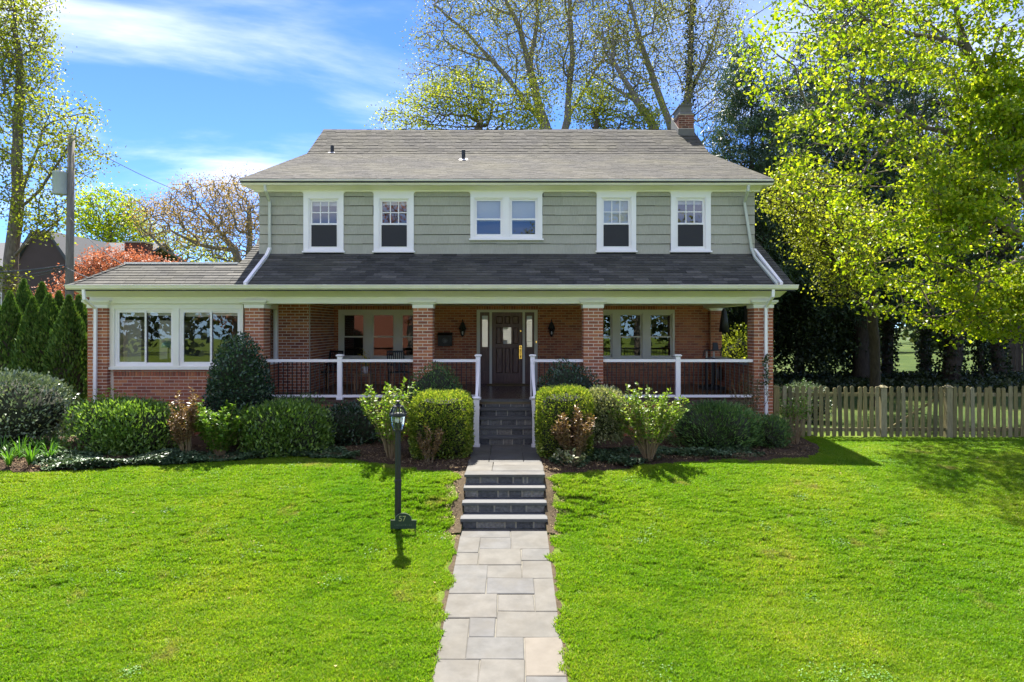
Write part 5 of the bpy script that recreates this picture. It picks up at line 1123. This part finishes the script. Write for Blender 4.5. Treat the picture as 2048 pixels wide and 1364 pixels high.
# shaded thicket under the evergreens
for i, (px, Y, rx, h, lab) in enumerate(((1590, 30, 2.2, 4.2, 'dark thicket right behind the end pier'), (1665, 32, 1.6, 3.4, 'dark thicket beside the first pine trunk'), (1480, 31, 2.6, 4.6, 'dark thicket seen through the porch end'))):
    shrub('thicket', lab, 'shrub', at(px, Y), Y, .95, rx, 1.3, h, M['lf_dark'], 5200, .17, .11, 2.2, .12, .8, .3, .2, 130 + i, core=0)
shrub('golden_shrub', 'golden green shrub glimpsed through the right porch opening', 'shrub', at(1478, 25), 25, 1.0, 1.0, .8, 2.5, M['lf_maple2'], 3800, .10, .06, 2.2, .1, .5, .4, .2, 134, core=.6)
for i, (px, Y, h, lab) in enumerate(((1760, 27.5, .5, 'left'), (1880, 27.5, .45, 'right'))): pass
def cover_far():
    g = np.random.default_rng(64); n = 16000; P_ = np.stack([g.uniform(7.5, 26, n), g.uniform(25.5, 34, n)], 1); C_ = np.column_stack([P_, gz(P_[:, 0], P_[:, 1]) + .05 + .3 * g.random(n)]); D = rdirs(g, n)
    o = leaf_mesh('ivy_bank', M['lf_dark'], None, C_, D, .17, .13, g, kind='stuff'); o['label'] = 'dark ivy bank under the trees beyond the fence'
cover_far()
# tall sparse trees behind the house
tree('sparse_tree', 'tall sparse tree with several stems behind the roof middle', gb(1110, 40), [[gb(1110, 40), Q(1105, 330, 40), Q(1090, 250, 40), Q(1060, 140, 40), Q(1040, 60, 39.5), Q(985, -60, 39)], [Q(1105, 330, 40), Q(1135, 240, 40), Q(1145, 120, 40), Q(1140, 0, 40), Q(1135, -80, 40)], [Q(1060, 140, 40), Q(1075, 40, 40), Q(1068, -70, 40)], [Q(1135, 240, 40), Q(1190, 140, 40.5), Q(1240, 70, 41)], [Q(1090, 250, 40), Q(1010, 150, 39), Q(930, 60, 38.5), Q(870, 10, 38)]],
     [B(1000, 60, 39.5, 150, 130, 4), B(1110, 30, 40, 140, 150, 4), B(1180, 110, 40.5, 80, 110, 3), B(900, 90, 39, 80, 80, 2.5), B(870, 160, 39, 60, 40, 2), B(1050, -60, 40, 230, 90, 4)], 1800, M['lf_olive'], .115, 24, .42, 140, 'bark_pale', sig=.42, step=.9, minr=.014, tipn=2)
tree('sparse_tree', 'tall ivied tree behind the chimney', gb(1360, 40), [[gb(1360, 40), Q(1370, 330, 40), Q(1375, 200, 40), Q(1382, 90, 40), Q(1385, -80, 40)], [Q(1370, 330, 40), Q(1325, 210, 40), Q(1290, 110, 40), Q(1262, 10, 40), Q(1250, -60, 40)], [Q(1375, 200, 40), Q(1420, 100, 40), Q(1440, 30, 40)]],
     [B(1270, 60, 40, 70, 130, 3), B(1380, 40, 40, 80, 150, 3), B(1440, 120, 40, 50, 120, 2.5), B(1330, -40, 40, 120, 70, 3), B(1420, 220, 39, 60, 60, 2)], 1250, M['lf_olive'], .115, 23, .38, 141, 'bark_pale', sig=.42, step=.9, minr=.014, ivy=26, tipn=2)
tree('leaning_tree', 'bare leaning trunk with few leaves left of the chimney', gb(1345, 37), [[gb(1345, 37), Q(1310, 258, 37), Q(1262, 180, 37), Q(1225, 120, 37), Q(1205, 70, 37)]], [B(1230, 120, 37, 60, 90, 2), B(1290, 210, 37, 50, 40, 1.5)], 220, M['lf_olive'], .14, 10, .24, 142, 'bark_pale', sig=.4, step=.8, minr=.012)
tree('low_yellow_tree', 'rounded yellow green tree low behind the roof ridge', gb(960, 34), [[gb(960, 34), Q(960, 360, 34), Q(955, 280, 34)]], [B(930, 205, 34, 60, 48, 3), B(1000, 225, 33, 75, 45, 2), B(850, 222, 34.5, 55, 42, 2.5), B(790, 245, 34, 38, 26, 1.5), B(885, 185, 35, 40, 28, 1.5), B(1065, 215, 34, 45, 52, 2.5), B(960, 165, 35, 40, 25, 1.5)], 1100, M['lf_maple2'], .12, 13, .22, 143, sig=.34, step=.7, shell=0, layer=.7)
tree('low_yellow_tree', 'smaller yellow green tree at ridge near the two stems', gb(1190, 35), [[gb(1190, 35), Q(1190, 350, 35), Q(1192, 270, 35)]], [B(1185, 215, 35, 42, 45, 2), B(1225, 235, 35.5, 40, 30, 1.5), B(1285, 238, 35, 45, 28, 1.5)], 460, M['lf_maple2'], .12, 13, .18, 144, sig=.34, step=.7, shell=0, layer=.7)
# left side
tree('street_tree', 'tall young leaved tree at the left picture edge', gb(12, 25), [[gb(12, 25), Q(22, 520, 25), Q(34, 420, 25), Q(62, 330, 25), Q(85, 260, 25), Q(110, 205, 25)], [Q(34, 420, 25), Q(36, 280, 25), Q(40, 150, 25), Q(30, 20, 25)], [Q(34, 420, 25), Q(80, 380, 24.6), Q(120, 320, 24.4), Q(150, 270, 24.4)], [Q(22, 520, 25), Q(70, 470, 24.6), Q(120, 440, 24.4)]],
     [B(20, 90, 25, 60, 110, 2), B(-20, 180, 25, 60, 160, 2), B(105, 240, 24.8, 70, 60, 1.6), B(140, 310, 24.5, 60, 50, 1.5), B(60, 380, 24.6, 80, 70, 1.6), B(-10, 40, 25, 80, 90, 2), B(60, 150, 25, 40, 60, 1.2), B(85, 455, 24.4, 35, 20, .8, .8), B(20, -30, 25, 60, 50, 2), B(0, 560, 24.2, 25, 25, .8, .8)], 1500, M['lf_maple2'], .11, 17, .24, 150, sig=.3, step=.6, minr=.009, tipn=2)
tree('yellow_tree', 'small bright yellow green tree behind the neighbour roof', gb(222, 58), [[gb(222, 58), Q(222, 500, 58), Q(220, 440, 58)]], [B(215, 425, 58, 52, 48, 3), B(255, 465, 58, 45, 40, 2.5), B(180, 455, 58, 35, 40, 2)], 620, M['lf_maple'], .24, 11, .3, 151, sig=.5, step=1.0)
tree('budding_tree', 'broad bare tree with tan buds left of the house', gb(492, 42), [[gb(492, 42), Q(490, 560, 42), Q(470, 500, 42), Q(430, 450, 42), Q(400, 410, 42)], [Q(490, 560, 42), Q(500, 480, 42), Q(500, 420, 42)], [Q(470, 500, 42), Q(400, 490, 41.5), Q(340, 460, 41)], [Q(490, 560, 42), Q(400, 540, 41), Q(330, 500, 40.5), Q(300, 470, 40)]],
     [B(420, 420, 42, 90, 60, 3.5), B(490, 410, 42, 60, 60, 3), B(350, 450, 41, 70, 45, 3), B(300, 430, 41, 40, 40, 2), B(480, 490, 42, 60, 50, 3)], 1500, M['lf_tan'], .10, 15, .36, 152, 'bark_pale', sig=.4, step=.8, minr=.018, tipn=2)
tree('japanese_maple', 'low spreading coppery red maple behind the sun room roof', gb(240, 27), [[gb(240, 27), Q(238, 620, 27), Q(235, 570, 27)]], [B(240, 528, 27, 55, 20, 1.6), B(190, 560, 26.5, 50, 25, 1.3), B(305, 535, 27.5, 55, 14, 1.4), B(130, 600, 26, 40, 25, 1.1)], 620, M['lf_red'], .09, 22, .14, 153, sig=.24, step=.5)
tree('green_tree', 'pale green tree in the gap behind the tan budded one', gb(330, 62), [[gb(330, 62), Q(330, 520, 62)]], [B(330, 500, 62, 70, 40, 3), B(410, 510, 62, 60, 36, 3)], 420, M['lf_maple2'], .24, 9, .3, 154, sig=.6, step=1.0)
# arborvitae screen
AV = [(20, 17.6, 584, 'leftmost'), (48, 18.8, 560, 'second from left'), (66, 17.4, 596, 'third from left'), (84, 19.0, 566, 'fourth from left'), (98, 17.5, 590, 'fifth from left'), (118, 18.3, 584, 'sixth from left'), (138, 17.3, 592, 'seventh from left'), (158, 18.4, 592, 'one nearest the sun room'), (-12, 18.4, 590, 'one cut by the left picture edge')]
for i, (px, Y, top, lab) in enumerate(AV):
    g = np.random.default_rng(160 + i); x = PX(px, Y); z0 = 1.0; h = PZ(top, Y) - z0; t = thing('arborvitae', 'slim dark green arborvitae, ' + lab + ' of the row', 'tree', (x, Y, z0), 'arborvitae screen at the left'); n = 8500
    f = g.random(n) ** .9; rmax = (.58 + .05 * math.sin(i * 2.1)) * (1 - f ** 2.5) * (.75 + .25 * np.minimum(1, f * 5)) + .015; a = g.random(n) * 6.283; r = rmax * (1 - .4 * g.random(n) ** 2) * (1 + .13 * np.sin(a * 4 + f * 9 + i) + .09 * np.sin(a * 7 - f * 23 + 2 * i)); C_ = np.stack([x + r * np.cos(a), Y + r * np.sin(a), z0 + f * h], 1)
    D = np.stack([np.cos(a) * .45, np.sin(a) * .45, np.ones(n)], 1) + g.normal(size=(n, 3)) * .25; D /= np.linalg.norm(D, axis=1, keepdims=True); leaf_mesh('crown', M['lf_arb'], t, C_, D, .12 * (.6 + .7 * g.random(n)), .045, g, up=.1)
    MB().lathe(x, Y, [(.34, z0 + .2), (.40, z0 + h * .3), (.30, z0 + h * .6), (.12, z0 + h * .88), (.02, z0 + h * .97)], 10).build('trunk', M['twig'], t)
# ------------------------------------------------------------------ neighbours, pole, wires
PYY = 23.6; pz0, pzt = .9, PZ(272, PYY); pxx = PX(137, PYY)
pole = thing('utility_pole', 'weathered wooden utility pole with grey transformer at left', 'utility pole', (pxx, PYY, pz0))
MB().tube([(pxx, PYY, pz0), (pxx + .04, PYY, (pz0 + pzt) / 2), (pxx + .1, PYY, pzt)], [.15, .13, .105], 12).build('pole', M['polewood'], pole, True)
tx_, tz0, tz1 = PX(122, PYY - .1), PZ(391, PYY), PZ(346, PYY)
MB().lathe(tx_, PYY - .15, [(.21, tz0), (.225, tz0 + .03), (.225, tz1 - .05), (.235, tz1 - .04), (.235, tz1), (.08, tz1 + .05)], 16).box(tx_ + .2, pxx - .1, PYY - .15, PYY - .05, tz0 + .2, tz0 + .3).build('transformer', M['trafo'], pole, True)
m = MB(); m.lathe(tx_, PYY - .15, [(.04, tz1 + .05), (.05, tz1 + .12), (.03, tz1 + .2), (.02, tz1 + .26)], 8); m.tube([(pxx + .1, PYY - .1, pzt - .25), (pxx + .45, PYY - .3, pzt - .15)], .03, 6); m.build('insulator', M['lead'], pole)
def wire(label, a, b, sag, r=.014, n=14):
    a, b = Vector(a), Vector(b); pts = [a.lerp(b, f) - Vector((0, 0, sag * 4 * f * (1 - f))) for f in np.linspace(0, 1, n)]
    o = MB().tube(pts, r, 5).build('overhead_cable', M['cable'], None, loc=tuple(a)); tag(o, label, 'cable', 'cables on the utility pole')
wire('thin cable running from pole top towards the house roof', (pxx + .3, PYY - .2, pzt - .15), (PX(520, 40), 40, PZ(425, 40)), .5)
wire('thick cable leaving the pole low to the left', (pxx, PYY - .2, PZ(532, PYY)), Q(-140, 540, 24), .15, .03)
wire('second low cable just under the thick one', (pxx, PYY - .2, PZ(536, PYY)), Q(-140, 556, 26), .2, .022)
wire('service cable sloping from pole down to sun room eave', (pxx, PYY - .2, PZ(534, PYY)), Q(212, 566, 18.4), .05, .013)
wire('cable sloping from pole across the copper red maple', (pxx + .1, PYY - .2, PZ(432, PYY)), Q(252, 533, 18.6), .15, .013)
wire('pale cable sloping down to the lower left', (pxx - .1, PYY - .2, PZ(540, PYY)), Q(-60, 573, 27), .1, .016)
wire('upper cable crossing the street tree', (pxx, PYY - .2, PZ(428, PYY)), Q(-140, 430, 28), .1, .012)
M['roofgrey'] = mat_pieces('neighbour_roof', [(0, (.085, .088, .092)), (1, (.115, .117, .12))], .9, 4, .2, .3, .2, stretch=(2, 2, 9)); M['brownwall'] = mat_plain('brown_stucco', (.075, .05, .045), .9, 0, .15, 2); M['tanwall'] = mat_plain('tan_stucco', (.33, .27, .20), .9, 0, .15, 2)
nb = thing('neighbour_house', 'neighbour house with grey roof and dark brown gable at left', 'house', (PX(150, 46), 46, 1))
def nbp(name, mat, fn): m = MB(); fn(m); return m.build(name, M[mat], nb)
NX0, NX1 = PX(-60, 46), PX(300, 46); NR, NE = PZ(478, 46), PZ(532, 44)
nbp('wall', 'tanwall', lambda m: m.box(NX0 + .4, NX1 - .4, 44, 52, .9, NE))
nbp('roof', 'roofgrey', lambda m: m.ext_x([(43.4, NE - .1), (48, NR), (52.6, NE - .1), (52.6, NE - .25), (48, NR - .2), (43.4, NE - .25)], NX0, NX1))
gx0, gxm, gx1 = PX(30, 41), PX(86, 41), PX(140, 41)
nbp('gable_wall', 'brownwall', lambda m: m.ext_y([(gx0 + .2, .9), (gx1 - .2, .9), (gx1 - .2, PZ(522, 41)), (PX(98, 41), PZ(466, 41)), (PX(70, 41), PZ(466, 41)), (gx0 + .2, PZ(522, 41))], 41, 47))
nbp('gable_roof', 'roofgrey', lambda m: m.ext_y([(gx0 - .2, PZ(528, 41)), (PX(66, 41), PZ(462, 41)), (PX(100, 41), PZ(462, 41)), (gx1 + .2, PZ(528, 41)), (gx1 - .0, PZ(530, 41)), (PX(98, 41), PZ(465.5, 41)), (PX(70, 41), PZ(465.5, 41)), (gx0, PZ(530, 41))], 40.8, 47))
c = nbp('chimney', 'brickdark', lambda m: m.box(PX(249, 45), PX(287, 45), 45, 46.2, NE, PZ(485, 45))); MB().box(PX(248, 45), PX(288, 45), 44.95, 46.25, PZ(485, 45), PZ(482.5, 45)).build('chimney_cap', M['concrete'], c)
nbp('gutter', 'dark', lambda m: m.box(NX0, NX1, 43.25, 43.4, NE - .3, NE - .1))
for px in (60, 100, 190): 
    f = MB(); frame_boxes(f, PX(px, 43.9), PX(px + 14, 43.9), 4.0, 5.6, 40.93 if px < 120 else 43.93, 41.05 if px < 120 else 44.05, .1); f.build('window', M['vinyl'], nb)
# distant woods closing the horizon
def far_woods():
    g = np.random.default_rng(70); Cs = []
    for k in range(150):
        x = -150 + 2.0 * k + g.normal() * 1.5; y = 88 + g.random() * 25; h = 7 + 6 * g.random(); n = 260; d = rdirs(g, n); Cs.append(np.array([x, y, 1 + h * .5]) + d * (g.random(n) ** .4)[:, None] * [3.2, 3.2, h * .55])
    C_ = np.concatenate(Cs); n = len(C_); o = leaf_mesh('far_woods', M['lf_far'], None, C_, rdirs(g, n), 1.0 * (.6 + .7 * g.random(n)), .75, g, kind='stuff'); o['label'] = 'distant line of trees closing the view'
far_woods()
def woods_opposite():
    g = np.random.default_rng(71); Cs = []
    for k in range(60):
        x = -90 + 3.0 * k + g.normal() * 1.5; y = -62 - g.random() * 12; h = 8 + 7 * g.random(); n = 200; d = rdirs(g, n); Cs.append(np.array([x, y, h * .5]) + d * (g.random(n) ** .4)[:, None] * [3.4, 3.0, h * .55])
    C_ = np.concatenate(Cs); n = len(C_); o = leaf_mesh('woods_opposite', M['lf_far'], None, C_, rdirs(g, n), 1.1 * (.6 + .7 * g.random(n)), .8, g, kind='stuff'); o['label'] = 'line of trees across the street, mirrored in the windows'
woods_opposite()
def wood_edge():
    g = np.random.default_rng(72); Cs = []
    for k in range(46):
        x = 8 + 1.5 * k + g.normal(); y = 66 + g.random() * 8; h = 6 + 6 * g.random(); n = 260; d = rdirs(g, n); Cs.append(np.array([x, y, 1.2 + h * .45]) + d * (g.random(n) ** .4)[:, None] * [2.2, 2.2, h * .5])
    C_ = np.concatenate(Cs); n = len(C_); o = leaf_mesh('wood_edge', M['lf_far'], None, C_, rdirs(g, n), .7 * (.6 + .7 * g.random(n)), .5, g, kind='stuff'); o['label'] = 'shaded wood edge behind the trunks at right'
wood_edge()
# across the street, seen only as reflections in the glass
ac = thing('white_house', 'white clapboard house across the street mirrored in the door glass', 'house', (1, -34, -.5))
m = MB(); m.box(-7, 9, -42, -34, -.6, 5.6); m.build('wall', M['white'], ac)
m = MB()
for k in range(34): m.ext_x([(-34.02, -.4 + k * .18), (-33.97, -.4 + k * .18), (-33.995, -.4 + (k + 1) * .18), (-34.02, -.4 + (k + 1) * .18)], -7, 9)
m.build('clapboards', M['white'], ac, kind='stuff')
MB().ext_x([(-33.4, 5.5), (-38, 9.2), (-42.6, 5.5), (-42.6, 5.3), (-38, 9.0), (-33.4, 5.3)], -7.5, 9.5).build('roof', M['roofgrey'], ac)
for x in (-5, -1, 3, 7):
    for z in (.6, 3.4): f = MB().box(x - .5, x + .5, -33.95, -33.9, z, z + 1.5); f.build('window', M['dark'], ac)
b2 = thing('brick_house', 'red brick house across the street mirrored in upper windows', 'house', (-18, -36, -.5))
MB().box(-26, -11, -44, -36, -.6, 6.5).build('wall', M['brickdark'], b2); MB().ext_x([(-35.4, 6.4), (-40, 10.5), (-44.6, 6.4), (-44.6, 6.2), (-40, 10.2), (-35.4, 6.2)], -26.5, -10.5).build('roof', M['roofgrey'], b2)
for i, (x, y, lab) in enumerate(((-9.5, -24, 'left porch'), (12, -26, 'right porch'), (-22, -23, 'sun room'), (26, -28, 'far right'), (3, -46, 'middle upper'))):
    tree('roadside_tree', 'budding roadside tree across the street, mirrored in the ' + lab + ' windows', (x, y, -.6), [[(x, y, -.6), (x, y, 3), (x + .5, y, 8)]], [(x, y, 10, 5, 4, 5), (x + 1, y, 6, 4, 3.5, 2.5)], 420, M['lf_red'] if i in (0, 2) else M['lf_olive'], .26, 14, .3, 170 + i, sig=.45, step=1.0, minr=.02)

# ------------------------------------------------------------------ picket fence with gate
FY = 15.72; fz = lambda x: float(gz(x, FY)); ZT = PZ(772.5, FY); pick_me = {}
def picket(parent, x, z0, z1, y=FY - .05):
    k = round(z1 - z0, 2)
    if k not in pick_me:
        me = bpy.data.meshes.new('picket'); w = .043; pr = [(-w, 0), (w, 0), (w, k - .04), (w * .8, k - .018), (w * .4, k - .004), (-w * .4, k - .004), (-w * .8, k - .018), (-w, k - .04)]; b = MB().ext_y(pr, -.011, .011); me.from_pydata(b.v, [], b.f); me.materials.append(M['picket']); pick_me[k] = me
    o = link('picket', pick_me[k], parent, (x, y, z0)); o.rotation_euler = (rnd.uniform(-.015, .015), rnd.uniform(-.024, .024), rnd.uniform(-.03, .03))
def fpost(parent, x, w=.13, cap=True):
    z0 = fz(x) - .1; MB().box(x - w / 2, x + w / 2, FY - w / 2 - .01, FY + w / 2, z0, ZT - .02).hexa([(x - w / 2 - .02, FY - w / 2 - .03, ZT - .02), (x + w / 2 + .02, FY - w / 2 - .03, ZT - .02), (x + w / 2 + .02, FY + w / 2 + .02, ZT - .02), (x - w / 2 - .02, FY + w / 2 + .02, ZT - .02), (x - w / 4, FY - w / 4, ZT + .025), (x + w / 4, FY - w / 4, ZT + .025), (x + w / 4, FY + w / 4, ZT + .025), (x - w / 4, FY + w / 4, ZT + .025)]).build('post', M['picket'], parent)
def fence(name, label, cat, x0, x1, posts, group, skip=(), brace=False):
    t = thing(name, label, cat, ((x0 + x1) / 2, FY, fz((x0 + x1) / 2)), group)
    for p in posts: fpost(t, p)
    for z in (ZT - .19, 1.22): MB().box(x0, x1, FY - .035, FY + .0, z - .04, z + .04).build('rail', M['picket'], t)
    n = int(round((x1 - x0) / .1428))
    for i in range(n):
        x = x0 + (i + .5) * (x1 - x0) / n
        if all(abs(x - p) > .09 for p in posts): picket(t, x, fz(x) + rnd.choice([.02, .04, .05]), ZT + rnd.choice([-.02, -.01, 0, .01, .02]))
    if brace: MB().hexa([(x0 + .03, FY - .03, 1.26), (x0 + .12, FY - .03, 1.26), (x0 + .12, FY - .0, 1.26), (x0 + .03, FY - .0, 1.26), (x1 - .12, FY - .03, ZT - .23), (x1 - .03, FY - .03, ZT - .23), (x1 - .03, FY - .0, ZT - .23), (x1 - .12, FY - .0, ZT - .23)]).build('brace', M['picket'], t)
fence('picket_fence', 'weathered picket fence from house corner to the gate', 'fence', PX(1548, FY), PX(1772, FY), [PX(1551, FY), PX(1765, FY)], 'weathered picket fencing')
fence('picket_gate', 'weathered picket gate with diagonal brace between two posts', 'gate', PX(1774, FY), PX(1886, FY), [], None, brace=True)
fence('picket_fence', 'weathered picket fence right of the gate', 'fence', PX(1888, FY), PX(2330, FY), [PX(1896, FY), PX(2120, FY), PX(2326, FY)], 'weathered picket fencing')
bf = thing('board_fence', 'dark wooden fence far back at the right picture edge', 'fence', (PX(2060, 38), 38, 1.0))
for i in range(26):
    x = PX(1988, 38) + i * .2; MB().box(x, x + .16, 38, 38.03, .95, 2.75).build('board', M['bark_dark'], bf, loc=(x, 38, 1))
for z in (1.3, 2.4): MB().box(PX(1988, 38), PX(1988, 38) + 5.2, 38.031, 38.08, z, z + .1).build('rail', M['bark_dark'], bf)
# ------------------------------------------------------------------ lamp post and house number
lx, ly, lzz = G(796, 1059)
lp = thing('lamp_post', 'black lamp post with glass lantern on the front lawn', 'lamp post', (lx, ly, lzz))
HB = PZ(863, ly)
MB().lathe(lx, ly, [(.05, lzz - .1), (.05, lzz + .72), (.056, lzz + .72), (.056, lzz + .76), (.045, lzz + .77), (.042, HB), (.06, HB + .01)], 12).build('post', M['black'], lp)
s = ly / F; hz = lambda p: PZ(p, ly); r = lambda p: p * s
MB().lathe(lx, ly, [(r(7), hz(862)), (r(9.5), hz(862)), (r(9.5), hz(859.5)), (r(5), hz(859))], 8).build('lantern_base', M['black'], lp)
MB().add([(lx + rr * math.cos(2 * math.pi * (k + .5) / 8), ly + rr * math.sin(2 * math.pi * (k + .5) / 8), z) for rr, z in ((r(9), hz(860.5)), (r(12.5), hz(850)), (r(15), hz(832))) for k in range(8)], [(i * 8 + k, i * 8 + (k + 1) % 8, i * 8 + 8 + (k + 1) % 8, i * 8 + 8 + k) for i in range(2) for k in range(8)]).build('lantern_glass', M['glass_clear'], lp)
m = MB()
for k in range(8):
    a = 2 * math.pi * (k + .5) / 8; c_, s_ = math.cos(a), math.sin(a)
    if k % 2 == 0: m.tube([(lx + r(9.2) * c_, ly + r(9.2) * s_, hz(861)), (lx + r(12.7) * c_, ly + r(12.7) * s_, hz(850)), (lx + r(15.2) * c_, ly + r(15.2) * s_, hz(832))], .0065, 4)
    m.tube([(lx + r(17) * c_, ly + r(17) * s_, hz(828)), (lx + r(9.5) * c_, ly + r(9.5) * s_, hz(813))], .009, 4)
m.lathe(lx, ly, [(r(15), hz(832.5)), (r(18.5), hz(830.5)), (r(18), hz(827)), (r(16), hz(827.5))], 8); m.build('lantern_cage', M['black'], lp)
MB().add([(lx + rr * math.cos(2 * math.pi * (k + .5) / 8), ly + rr * math.sin(2 * math.pi * (k + .5) / 8), z) for rr, z in ((r(16.8), hz(828)), (r(9.3), hz(813))) for k in range(8)], [(k, (k + 1) % 8, 8 + (k + 1) % 8, 8 + k) for k in range(8)]).build('roof_glass', M['glass_clear'], lp)
MB().lathe(lx, ly, [(r(10), hz(813.5)), (r(10.3), hz(812)), (r(5.5), hz(809)), (r(2), hz(806.5)), (r(2), hz(805)), (r(5.5), hz(803.5)), (r(5), hz(801.5)), (r(1.5), hz(800)), (r(.8), hz(796)), (r(.1), hz(794))], 12).build('finial', M['black'], lp)
for k in range(3):
    a = 2.1 * k + .6; x, y = lx + r(5) * math.cos(a), ly + r(5) * math.sin(a); MB().lathe(x, y, [(.012, hz(858)), (.012, hz(846)), (.02, hz(846)), (.02, hz(845))], 8).build('candle', M['black'], lp); MB().lathe(x, y, [(.01, hz(845)), (.018, hz(841)), (.015, hz(838)), (.002, hz(834))], 8).build('bulb', M['blind'], lp)
sy = ly - .14; k = sy / F; sx0, sx1 = PX(781, sy), PX(832.5, sy); scx = (sx0 + sx1) / 2 + .0; sgz = float(gz(scx, sy))
sg = thing('house_number_sign', 'dark green arched plaque with number 57 on two stakes', 'sign', (scx, sy, sgz))
SZ0, SZ1, SZ2 = PZ(1057.5, sy), PZ(1040, sy), PZ(1026, sy); rr = .125
M['signgreen'] = mat_plain('sign_green', (.012, .035, .026), .45, 0, .1, 6); M['signtext'] = mat_plain('sign_number', (.34, .36, .16), .5, 0, .05, 6); M['signedge'] = mat_plain('sign_edge', (.22, .25, .15), .5, 0, .05, 6)
arc = [(scx + rr * math.cos(a), SZ1 - .0 + (SZ2 - SZ1) * math.sin(a)) for a in np.linspace(0, math.pi, 17)]
prof = [(sx0, SZ0), (sx1, SZ0), (sx1, SZ1)] + arc + [(sx0, SZ1)]
MB().ext_y(prof, sy - .008, sy + .012).build('plaque', M['signgreen'], sg)
MB().tube([(x, sy - .006, z) for x, z in prof[2:]], .004, 4).build('rim', M['signedge'], sg)
for x in (sx0 + .03, sx1 - .02): MB().box(x - .008, x + .008, sy + .0125, sy + .02, sgz - .15, SZ0 + .05).build('stake', M['black'], sg)
def text(body, size, x, z, mat, name):
    cu = bpy.data.curves.new(name, 'FONT'); cu.body = body; cu.size = size; cu.extrude = .003; cu.align_x = 'CENTER'; cu.align_y = 'CENTER'; cu.materials.append(mat)
    tmp = bpy.data.objects.new(name, cu); col.objects.link(tmp); bpy.context.view_layer.update(); me = bpy.data.meshes.new_from_object(tmp.evaluated_get(bpy.context.evaluated_depsgraph_get())); bpy.data.objects.remove(tmp); me.materials.clear(); me.materials.append(mat)
    o = bpy.data.objects.new(name, me); col.objects.link(o); o.parent = sg; o.location = Vector((x, sy - .0095, z)) - Vector(ORI[sg.name]); o.rotation_euler = (R(90), 0, 0)
text('57', .115, scx - .015, SZ1 + .02, M['signtext'], 'number')
o = MB()
for i in range(9): o.box(sx0 + .06 + i * .031, sx0 + .06 + i * .031 + .012 + .008 * (i % 2), sy - .0095, sy - .0085, SZ0 + .045, SZ0 + .045 + .018 + .006 * (i % 3))
o.build('lettering', mat_plain('worn_letters', (.05, .085, .05), .6), sg)
# black hanging shade and exercise machine at the right end of the porch
hx, hy = PX(1447, 19.2), 19.15
t = thing('hanging_shade', 'black bell shaped shade hanging beside the rear brick pilaster', 'lamp', (hx, hy, 4.19))
MB().lathe(hx, hy, [(.14, PZ(664, hy)), (.105, PZ(640, hy)), (.07, PZ(622, hy)), (.02, PZ(616, hy))], 14).build('shade', M['black'], t, True); MB().tube([(hx, hy, PZ(617, hy)), (hx, hy, 4.19)], .012, 6).build('cord', M['black'], t)
ex, ey = PX(1424, 18.4), 18.4
t = thing('exercise_bike', 'black exercise machine with pale uprights in porch corner', 'exercise bike', (ex, ey, FZ)); zz = lambda p: PZ(p, ey)
MB().box(ex - .3, ex + .42, ey - .28, ey - .2, FZ, FZ + .06).box(ex - .3, ex + .42, ey + .2, ey + .28, FZ, FZ + .06).box(ex - .05, ex + .05, ey - .2, ey + .2, FZ + .02, FZ + .1).build('base', M['black'], t)
for px in (1413, 1427.5):
    x = PX(px, ey); MB().tube([(x, ey, FZ + .05), (x, ey, zz(716))], .04, 8).build('column', M['black'], t); MB().tube([(x, ey, zz(716)), (x, ey, zz(703))], .026, 8).build('upright', M['concrete'], t)
MB().tube([(PX(1407, ey), ey, zz(712)), (PX(1409, ey), ey, zz(700)), (PX(1425, ey), ey, zz(700.5)), (PX(1441, ey), ey, zz(700)), (PX(1444, ey), ey - .02, zz(694)), (PX(1441, ey), ey, zz(712))], .018, 6).build('handlebar', M['black'], t)
MB().hexa([(PX(1425, ey), ey - .06, zz(700)), (PX(1436, ey), ey - .06, zz(700)), (PX(1436, ey), ey + .02, zz(699)), (PX(1425, ey), ey + .02, zz(699)), (PX(1426, ey), ey - .02, zz(686)), (PX(1435, ey), ey - .02, zz(686)), (PX(1435, ey), ey + .04, zz(685)), (PX(1426, ey), ey + .04, zz(685))]).build('console', M['black'], t)
fx = PX(1438, ey); MB().tube([(fx - .03, ey - .05, FZ + .4), (fx + .03, ey - .06, FZ + .4)], .2, 20).build('flywheel', M['black'], t); MB().tube([(fx - .035, ey - .05, FZ + .4), (fx - .02, ey - .05, FZ + .4)], .15, 20).build('flywheel_cover', M['lead'], t)
# a few things inside the sun room
lx2, ly2 = PX(337, 17.2), 17.2
t = thing('table_lamp', 'desk lamp with pale green glass shade behind sun room window', 'lamp', (lx2, ly2, 2.55))
MB().lathe(lx2, ly2, [(.12, 2.56), (.03, 2.6), (.02, PZ(694, ly2))], 10).build('stand', M['dark'], t, True); MB().lathe(lx2, ly2, [(.17, PZ(695, ly2)), (.15, PZ(686, ly2)), (.06, PZ(682, ly2))], 14).build('lamp_shade', mat_plain('green_glass', (.35, .62, .50), .3), t, True)
t = thing('desk', 'wooden desk under the lamp inside the sun room', 'desk', (lx2, 17.2, 1.85))
MB().box(lx2 - .7, lx2 + .5, 16.9, 17.5, 2.51, 2.55).build('desk_top', M['woodpale'], t)
for a in (-.66, .46):
    for b in (16.94, 17.46): MB().box(lx2 + a - .025, lx2 + a + .025, b - .025, b + .025, 1.85, 2.509).build('leg', M['woodpale'], t)
t = thing('television', 'large dark screen standing behind the right sun room window', 'television', (PX(392, 17.5), 17.5, 1.85))
MB().box(PX(366, 17.5), PX(446, 17.5), 17.5, 17.55, PZ(728, 17.5), PZ(660, 17.5)).build('screen', mat_plain('dark_screen', (.02, .02, .025), .4), t); MB().box(PX(380, 17.5), PX(432, 17.5), 17.4, 17.7, 1.85, PZ(728.5, 17.5)).build('stand', M['dark'], t)
